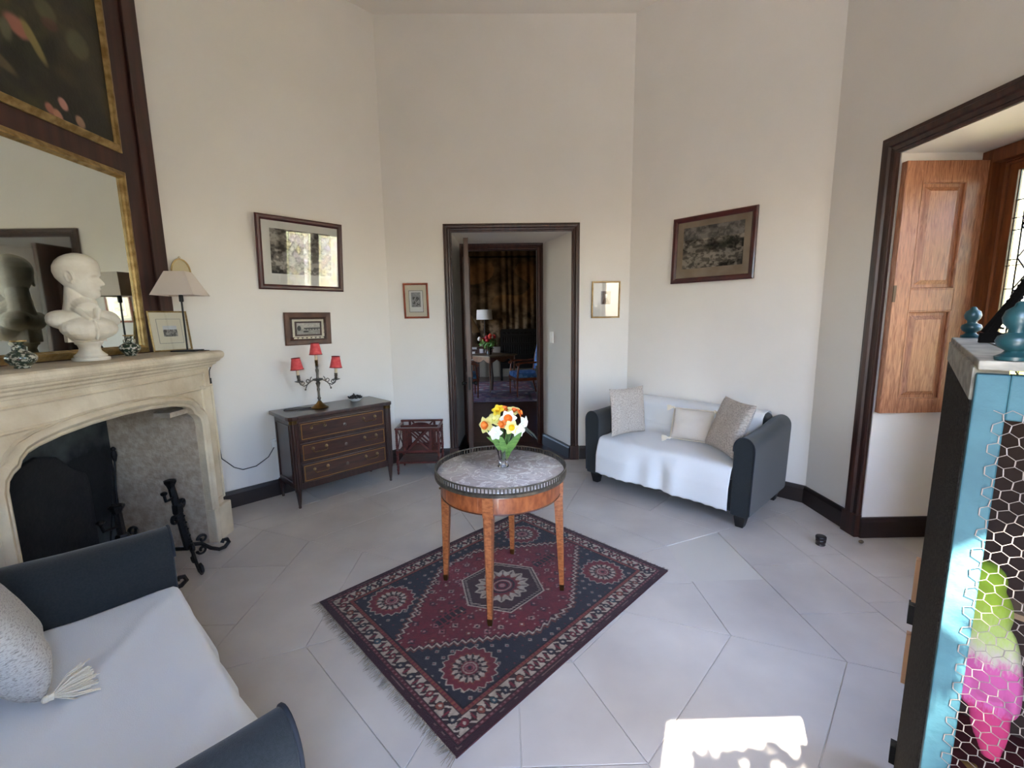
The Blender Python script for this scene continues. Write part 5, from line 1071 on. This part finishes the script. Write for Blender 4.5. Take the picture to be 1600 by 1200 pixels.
for z0, z1 in ((.62, .76), (.34, .51)): MB().box(-.012, -.001, CD - .022, CD + .002, z0, z1).build('batten', BAT, cg, bevel=.001)
for z_ in (.10, .60): MB().box(-.016, -.001, CD - .03, CD + .006, z_ - .05, z_ + .012).build('hinge', IRON, cg)
_cm = Matrix.Translation(CG[0]) @ Matrix.Rotation(CG[1], 4, 'Z'); c2w = lambda p: tuple(_cm @ Vector(p))
pt = thing('parrot', 'pink and lime green toy parrot perched inside the bird cage', 'bird', c2w((.085, .20, .62)), CG[1])
PM = Matrix.Translation((0, 0, .2)) @ Matrix.Rotation(rad(-7), 4, 'Y') @ Matrix.Translation((0, 0, -.2)) @ Matrix.Rotation(rad(-95), 4, 'Z')
mt = bpy.data.materials.new('parrot_plumage'); mt.use_nodes = True; n_ = mt.node_tree.nodes; L_ = mt.node_tree.links; b = n_['Principled BSDF']; b.inputs['Roughness'].default_value = .85
tc = n_.new('ShaderNodeTexCoord'); sx_ = n_.new('ShaderNodeSeparateXYZ'); L_.new(tc.outputs['Object'], sx_.inputs[0]); nz = n_.new('ShaderNodeTexNoise'); nz.inputs['Scale'].default_value = 24; ad = n_.new('ShaderNodeMath'); ad.operation = 'MULTIPLY_ADD'; ad.inputs[1].default_value = .05; L_.new(nz.outputs['Fac'], ad.inputs[0]); L_.new(sx_.outputs['Z'], ad.inputs[2])
mr = n_.new('ShaderNodeMapRange'); mr.inputs[1].default_value = .0; mr.inputs[2].default_value = .45; L_.new(ad.outputs[0], mr.inputs[0]); cr = n_.new('ShaderNodeValToRGB'); e = cr.color_ramp.elements; e[0].color = rgb(164, 38, 72); e[1].color = rgb(110, 140, 22)
for p_, c_ in ((.38, rgb(156, 40, 90)), (.42, rgb(164, 76, 128)), (.60, rgb(164, 70, 124)), (.65, rgb(160, 150, 138)), (.72, rgb(146, 158, 92)), (.85, rgb(124, 146, 34))): q = e.new(p_); q.color = c_
L_.new(mr.outputs[0], cr.inputs[0]); L_.new(cr.outputs[0], b.inputs['Base Color'])
pb = MB().ell((0, 0, .245), (.040, .042, .085), 18, 14).ell((-.012, 0, .335), (.034, .036, .055), 16, 12).ell((-.030, 0, .385), (.030, .030, .034), 16, 12).ell((-.058, 0, .380), (.016, .010, .014), 10, 8, Matrix.Rotation(.6, 3, 'Y'))
pb.tube([(.0, 0, .22), (.006, 0, .16), (.010, 0, .11), (.010, 0, .05)], [1.0, 1.1, 1.0, .45], 10, flat=(.014, .027))
for sy in (-1, 1): pb.ell((.012, sy * .030, .230), (.022, .014, .085), 12, 10)
o = pb.move(PM).build('parrot_body', mt, pt); remesh(o, .0045, 4)
MB().tube([(-.056, 0, .388), (-.072, 0, .378), (-.076, 0, .362)], [.011, .008, .003], 8).move(PM).build('beak', M('beak_horn', rgb(70, 60, 50), .4), pt, smooth=True)
for sy in (-1, 1): MB().ell((-.044, sy * .024, .394), (.005, .004, .005), 8, 6).move(PM).build('eye', BLACK, pt, smooth=True); MB().tube([(-.012, sy * .018, .185), (-.02, sy * .020, .165)], .005, 6).move(PM).build('foot', M('claw_grey', rgb(120, 100, 90), .7), pt)
MB().tube([(.03, .255, .785), (.40, .26, .775), (CW - .03, .26, .785)], .010, 8).build('perch', M('grey_branch', rgb(120, 112, 104), .8, col2=rgb(150, 142, 132), scale=20), cg)
tag(MB().tube([c2w((.095, .12, .325)), c2w((.105, .13, .55)), c2w((.085, .13, .68))], .007, 8).build('fallen_branch', MATS['grey_branch']), 'thin grey stick standing up from the cage floor below the parrot', 'stick')
sl = MB().box(0, .22, -.03, .03, -.006, .006).move(Matrix.Translation((.06, .36, .905)) @ Matrix.Rotation(rad(12), 4, 'Y') @ Matrix.Rotation(rad(14), 4, 'Z')).build('inner_slat', M('tan_slat', rgb(128, 104, 80), .7), cg)
bl = thing('cage_bell', 'shiny brass bell hanging inside the bird cage right of the parrot', 'bell', c2w((.26, .33, .86)), 0)
MB().lathe([(.024, 0), (.022, .008), (.016, .022), (.012, .034), (.004, .040)], 16).build('bell_cup', M('bright_brass', rgb(206, 172, 98), .15, metal=1), bl, smooth=True); MB().tube([(0, 0, .038), (0, 0, .55)], .0015, 6).build('bell_chain', WIRE, bl)
DRY = M('dry_leaf', rgb(134, 92, 38), .8, col2=rgb(176, 136, 70), scale=30); rl = random.Random(6)
for i in range(18):
    x_, y_ = rl.uniform(.06, .70), rl.uniform(.06, .74); a = rl.random() * 6.28; vs, fs = petal_mesh(.05, .018, .3); o = MB().add(vs, fs).move(_cm @ Matrix.Translation((x_, y_, .326)) @ Matrix.Rotation(a, 4, 'Z')).build('dry_leaf', DRY, smooth=True)
    tag(o, 'curled ochre dry leaf lying on the red cage floor', 'leaf', 'dry leaves on the cage floor')
# dark rigged spar on top of the cage
e_ = Vector((.722, -.692, 0)); p0 = Vector((1.098, .983, 1.4305)); sp_ = thing('rigged_spar', 'dark ribbed spar with thin rigging lines leaning up on top of the cage', 'spar', tuple(p0)); d_ = (e_ * .342 + Vector((0, 0, 1)) * .94).normalized()
MB().tube([Vector((0, 0, .02)), d_ * .10, d_ * .22, d_ * .34], [.012, .010, .007, .004], 8).build('spar', M('spar_wood', rgb(14, 11, 9), .95, spec=.1), sp_)
for i in range(26): MB().tube([d_ * (.024 + i * .0115), d_ * (.029 + i * .0115)], .0138 - i * .00033, 8).build('binding', MATS['spar_wood'], sp_)
for i in range(9):
    b0 = e_ * (.02 + .022 * i) + Vector((0, 0, .001)); MB().tube([b0, b0 + d_ * (.40 - .02 * i) + e_ * .01 * i], .0007, 4).build('rigging_line', M('rigging', rgb(60, 48, 42), .8), sp_)
MB().box(-.012, .05, -.012, .012, 0, .022).move(Matrix.Rotation(CG[1], 4, 'Z')).build('base_block', MATS['spar_wood'], sp_)

# ================================================================== THE SALON BEYOND THE DOOR
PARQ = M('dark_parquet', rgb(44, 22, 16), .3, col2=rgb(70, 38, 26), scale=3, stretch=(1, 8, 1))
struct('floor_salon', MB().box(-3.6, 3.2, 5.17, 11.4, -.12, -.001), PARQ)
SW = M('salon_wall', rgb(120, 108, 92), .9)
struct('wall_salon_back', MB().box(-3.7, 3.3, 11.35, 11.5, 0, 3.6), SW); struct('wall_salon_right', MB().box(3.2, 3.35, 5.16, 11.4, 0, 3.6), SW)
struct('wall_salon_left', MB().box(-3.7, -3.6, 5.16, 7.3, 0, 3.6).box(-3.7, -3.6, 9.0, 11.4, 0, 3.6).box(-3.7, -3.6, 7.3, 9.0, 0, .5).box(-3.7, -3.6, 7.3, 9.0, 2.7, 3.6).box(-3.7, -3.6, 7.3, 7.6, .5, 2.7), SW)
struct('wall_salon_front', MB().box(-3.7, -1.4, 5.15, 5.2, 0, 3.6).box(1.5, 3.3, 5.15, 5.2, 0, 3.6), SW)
struct('ceiling_salon', MB().box(-3.7, 3.35, 5.1, 11.5, 3.6, 3.7), CEIL); struct('dado_salon', MB().box(-3.5, 3.2, 11.30, 11.35, .45, .78), M('pale_dado', rgb(196, 190, 186), .8))
NX, NY = 230, 150; TW, TH = 6.0, 2.45
n1, n2, n3 = fnoise(NY, NX, 10, 4, 61), fnoise(NY, NX, 30, 3, 62, 1.6), fnoise(NY, NX, 4, 2, 63); yy, xx = np.mgrid[0:NY, 0:NX] / np.array([NY, NX])[:, None, None]
fold = .5 + .5 * np.sin(xx * 170 + 2.5 * np.sin(xx * 23) + 1.2 * np.sin(xx * 61))
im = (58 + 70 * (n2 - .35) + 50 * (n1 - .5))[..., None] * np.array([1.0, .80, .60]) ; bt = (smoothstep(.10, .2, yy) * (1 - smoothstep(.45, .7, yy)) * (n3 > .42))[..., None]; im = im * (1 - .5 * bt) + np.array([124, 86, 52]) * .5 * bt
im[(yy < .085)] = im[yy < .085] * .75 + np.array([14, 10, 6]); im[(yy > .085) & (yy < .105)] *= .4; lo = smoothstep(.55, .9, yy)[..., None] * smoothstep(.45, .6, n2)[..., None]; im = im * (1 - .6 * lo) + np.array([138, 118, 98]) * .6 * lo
fd = (fold * .10).ravel()
tp_ = thing('tapestry', 'brown woven tapestry hanging in folds across the salon\'s far wall', 'tapestry', (0, 11.3, .80))
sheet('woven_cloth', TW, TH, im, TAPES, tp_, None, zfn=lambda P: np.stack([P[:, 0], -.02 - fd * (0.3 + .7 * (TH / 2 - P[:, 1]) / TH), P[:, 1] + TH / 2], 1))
MB().tube([(-3.0, -.03, TH + .01), (3.0, -.03, TH + .01)], .015, 8).build('hanging_rod', DARKWOOD, tp_)
def salon_rug(label, cx_, cy_, w_, h_, c1, c2, seed):
    t = thing('rug', label, 'rug', (cx_, cy_, 0)); a, b_ = fnoise(70, 90, 22, 2, seed), fnoise(70, 90, 9, 3, seed + 1); I_ = np.where((a > .52)[..., None], np.array(c1, float), np.array(c2, float)) * (.7 + .6 * b_)[..., None]; I_[(a > .68)] = (150, 128, 120)
    yy, xx = np.mgrid[0:70, 0:90]; bd = np.minimum(np.minimum(xx, 89 - xx), np.minimum(yy, 69 - yy)); I_[(bd > 5) & (bd < 8)] = (40, 26, 34); I_[bd < 2] = (120, 108, 100)
    sheet('pile', w_, h_, I_, CARPET, t, lambda p, q: (p, q, .008)); MB().box(-w_ / 2, w_ / 2, -h_ / 2, h_ / 2, 0, .007).build('backing', MATS['rug_backing'], t)
salon_rug('purple grey oriental rug just beyond the salon doorway', -.55, 8.35, 2.4, 1.1, (58, 44, 74), (110, 60, 78), 70); salon_rug('red oriental rug under the salon table', -.5, 9.72, 2.6, 1.5, (140, 48, 52), (84, 36, 56), 80)
WAL = M('salon_walnut', rgb(70, 36, 20), .3, col2=rgb(108, 62, 34), scale=8, stretch=(2, 2, 6), coat=.3)
def cabriole(x, y, h, sx, sy, mat, par, nm='leg', r=1.0): MB().tube([(x + sx * .012, y + sy * .012, 0), (x + sx * .004, y + sy * .004, .04), (x - sx * .008, y - sy * .008, h * .35), (x + sx * .008, y + sy * .008, h * .8), (x, y, h)], [.016 * r, .011 * r, .014 * r, .024 * r, .024 * r], 8).build(nm, mat, par, smooth=True)
st = thing('salon_table', 'walnut side table with scalloped apron standing in the salon', 'table', (-.30, 9.30, .012), rad(45))
MB().box(-.40, .40, -.40, .40, .715, .742).build('top', M('faded_top', rgb(96, 78, 58), .35, col2=rgb(120, 98, 74), scale=5), st, bevel=.006)
for sx in (-1, 1):
    for sy in (-1, 1): cabriole(sx * .35, sy * .35, .715, sx, sy, WAL, st)
sc_ = [(-.35, .715)] + [(-.35 + .7 * i / 28, .60 + .05 * (1 - abs(math.cos(PI * 2 * i / 28))) * 1.2) for i in range(29)] + [(.35, .715)]
for s_ in (-1, 1):
    MB().prism(sc_, s_ * .355 - .01, s_ * .355 + .01, lambda x, z, y: (x, y, z)).build('apron', WAL, st); MB().prism(sc_, s_ * .355 - .01, s_ * .355 + .01, lambda y, z, x: (x, y, z)).build('apron', WAL, st)
vv = thing('salon_vase', 'cut glass vase on the salon table', 'vase', (-.33, 9.20, .7545)); MB().lathe([(.05, 0), (.055, .01), (.06, .10), (.075, .17), (.07, .17), (.05, .02)], 20).build('vase_body', VASEGLASS, vv, smooth=True)
ROSE = M('rose_red', rgb(166, 26, 38), .6); ROSC = M('rose_coral', rgb(220, 70, 50), .6); ROSW = M('rose_white', rgb(220, 206, 190), .6); rq = random.Random(9)
for i in range(20):
    a = rq.random() * 6.28; r_ = .20 * math.sqrt(rq.random()); c_ = Vector((-.33 + r_ * math.cos(a), 9.20 + r_ * math.sin(a) * .8, 1.05 + .16 * rq.random() * (1 - r_ / .3))); mt_ = (ROSE, ROSE, ROSW, ROSC)[i % 4]
    t = thing('rose', ('red', 'deep red', 'cream', 'coral')[i % 4] + ' rose in the salon bouquet', 'flower', tuple(c_), 0, 'roses in the salon bouquet'); 
    if i % 4 in (0, 1): t['label'] = 'red rose in the salon bouquet'
    MB().ell((0, 0, 0), (.042, .042, .036), 10, 7).ell((.0, 0, .015), (.03, .03, .034), 8, 6).build('bloom', mt_, t, smooth=True); MB().tube([(0, 0, -.02), Vector((-.33, 9.20, .82)) - c_], .004, 5).build('stem', STEM, t)
foliage('bouquet_greenery', 'dark green leaves of the salon bouquet', [(-.33, 9.20, .98, .20, .16, .12)], 160, .035, LEAF, 'leaf')
def lamp2(label, loc, shade, mat, hz):
    t = thing('salon_lamp', label, 'lamp', loc); MB().lathe([(.06, 0), (.065, .02), (.03, .05), (.05, .12), (.06, .18), (.03, .24), (.012, .27), (.012, hz)], 18).build('base', M('lamp_dark', rgb(44, 36, 34), .35), t, smooth=True)
    MB().lathe(shade, 28, caps=False).build('lamp_shade', mat, t, smooth=True)
lamp2('table lamp with a white drum shade at the back of the salon', (-.49, 11.0, .80), [(.20, .68), (.185, .92)], M('white_shade', rgb(226, 226, 230), .8), .72)
lamp2('table lamp with a beige cone shade beside the salon bouquet', (-.82, 10.05, .80), [(.26, .40), (.07, .80)], M('beige_shade', rgb(196, 170, 138), .8), .45)
for lb, x_, y_ in (('dark stand under the drum shade lamp', -.49, 11.0), ('dark stand under the cone shade lamp', -.82, 10.05)):
    t = thing('lamp_table', lb, 'table', (x_, y_, .009 if y_ < 10.8 else 0)); MB().box(-.2, .2, -.2, .2, .765, .789).build('top', DARKWOOD, t, bevel=.004)
    for sx in (-1, 1):
        for sy in (-1, 1): MB().taper((sx * .17, sy * .17, 0), (.012, .012), (sx * .17, sy * .17, .765), (.018, .018)).build('leg', DARKWOOD, t)
se = thing('settle', 'black carved wooden settle against the salon\'s tapestry', 'bench', (.36, 10.80, 0)); SET = M('settle_wood', rgb(9, 6, 5), .6, col2=rgb(16, 10, 8), scale=6, spec=.2)
MB().box(-.45, .45, -.25, .22, .42, .46).build('seat', SET, se, bevel=.005)
for sx in (-1, 1):
    for y_ in (-.22, .20): MB().box(sx * .44 - .025, sx * .44 + .025, y_ - .025, y_ + .025, 0, .68 if y_ < 0 else 1.22).build('leg', SET, se)
    MB().box(sx * .44 - .025, sx * .44 + .025, -.25, .22, .66, .70).build('armrest', SET, se, bevel=.006)
for z0, z1 in ((.56, .61), (.84, .90), (1.04, 1.10), (1.17, 1.24)): MB().box(-.44, .44, .185, .215, z0, z1).build('back_rail', SET, se)
for i in range(15): MB().lathe([(.010, .61), (.018, .66), (.009, .70), (.016, .76), (.010, .84)], 8, (-.40 + i * .057, .20, 0)).build('spindle', SET, se, smooth=True)
for i in range(15): MB().lathe([(.008, .90), (.016, .96), (.008, 1.04)], 8, (-.40 + i * .057, .20, 0)).build('spindle', SET, se, smooth=True)
for i in range(8): MB().ell((-.38 + i * .108, .20, 1.135), (.045, .012, .028), 12, 7).build('carved_boss', SET, se, smooth=True)
MB().box(-.44, .44, -.24, -.22, .30, .42).build('seat_rail', SET, se); MB().box(-.44, .44, .205, .222, .46, 1.18).build('back_panel', SET, se)
BLUE = M('blue_damask', rgb(62, 100, 150), .8, col2=rgb(104, 140, 186), scale=14, sharp=(.5, .56)); CHW = M('cherry_chair', rgb(96, 42, 22), .3, col2=rgb(134, 68, 36), scale=8, coat=.3)
def armchair(label, loc, rz):
    t = thing('armchair', label, 'chair', loc, rz)                 # faces local -y
    MB().box(-.26, .26, -.26, .24, .36, .46).build('seat', BLUE, t, bevel=.03, seg=3, smooth=True); MB().box(-.27, .27, -.27, .25, .31, .365).build('seat_rail', CHW, t, bevel=.006)
    MB().prism([(.235, .48), (.29, .48), (.36, .98), (.305, .98)], -.21, .21, lambda y, z, x: (x, y, z)).build('backrest', BLUE, t, bevel=.012)
    for sx in (-1, 1):
        MB().tube([(sx * .245, -.24, 0), (sx * .245, -.245, .2), (sx * .25, -.24, .36), (sx * .255, -.22, .58), (sx * .255, -.20, .64)], [.014, .017, .022, .018, .018], 8).build('leg', CHW, t, smooth=True)
        MB().tube([(sx * .23, .30, 0), (sx * .235, .25, .2), (sx * .24, .24, .42), (sx * .24, .29, .75), (sx * .24, .36, 1.02)], [.015, .018, .022, .02, .016], 8).build('leg', CHW, t, smooth=True)
        ar = MB().tube([(sx * .245, .28, .67), (sx * .265, .10, .655), (sx * .27, -.10, .655), (sx * .265, -.22, .645)], [.016, .018, .018, .022], 8).build('armrest', CHW, t, smooth=True); MB().lathe([(.034, -.02), (.036, 0), (.034, .02)], 14).move(Matrix.Translation((sx * .265, -.235, .625)) @ Matrix.Rotation(PI / 2, 4, 'Y')).build('arm_scroll', CHW, ar, smooth=True)
    MB().tube([(-.24, .36, 1.02), (0, .37, 1.04), (.24, .36, 1.02)], .020, 8).build('top_rail', CHW, t, smooth=True)
armchair('armchair with blue damask seat at the right of the salon doorway view', (.40, 8.50, .013), rad(-75)); armchair('armchair with scrolled arm partly hidden behind the open door leaf', (-.80, 8.42, .013), rad(100))
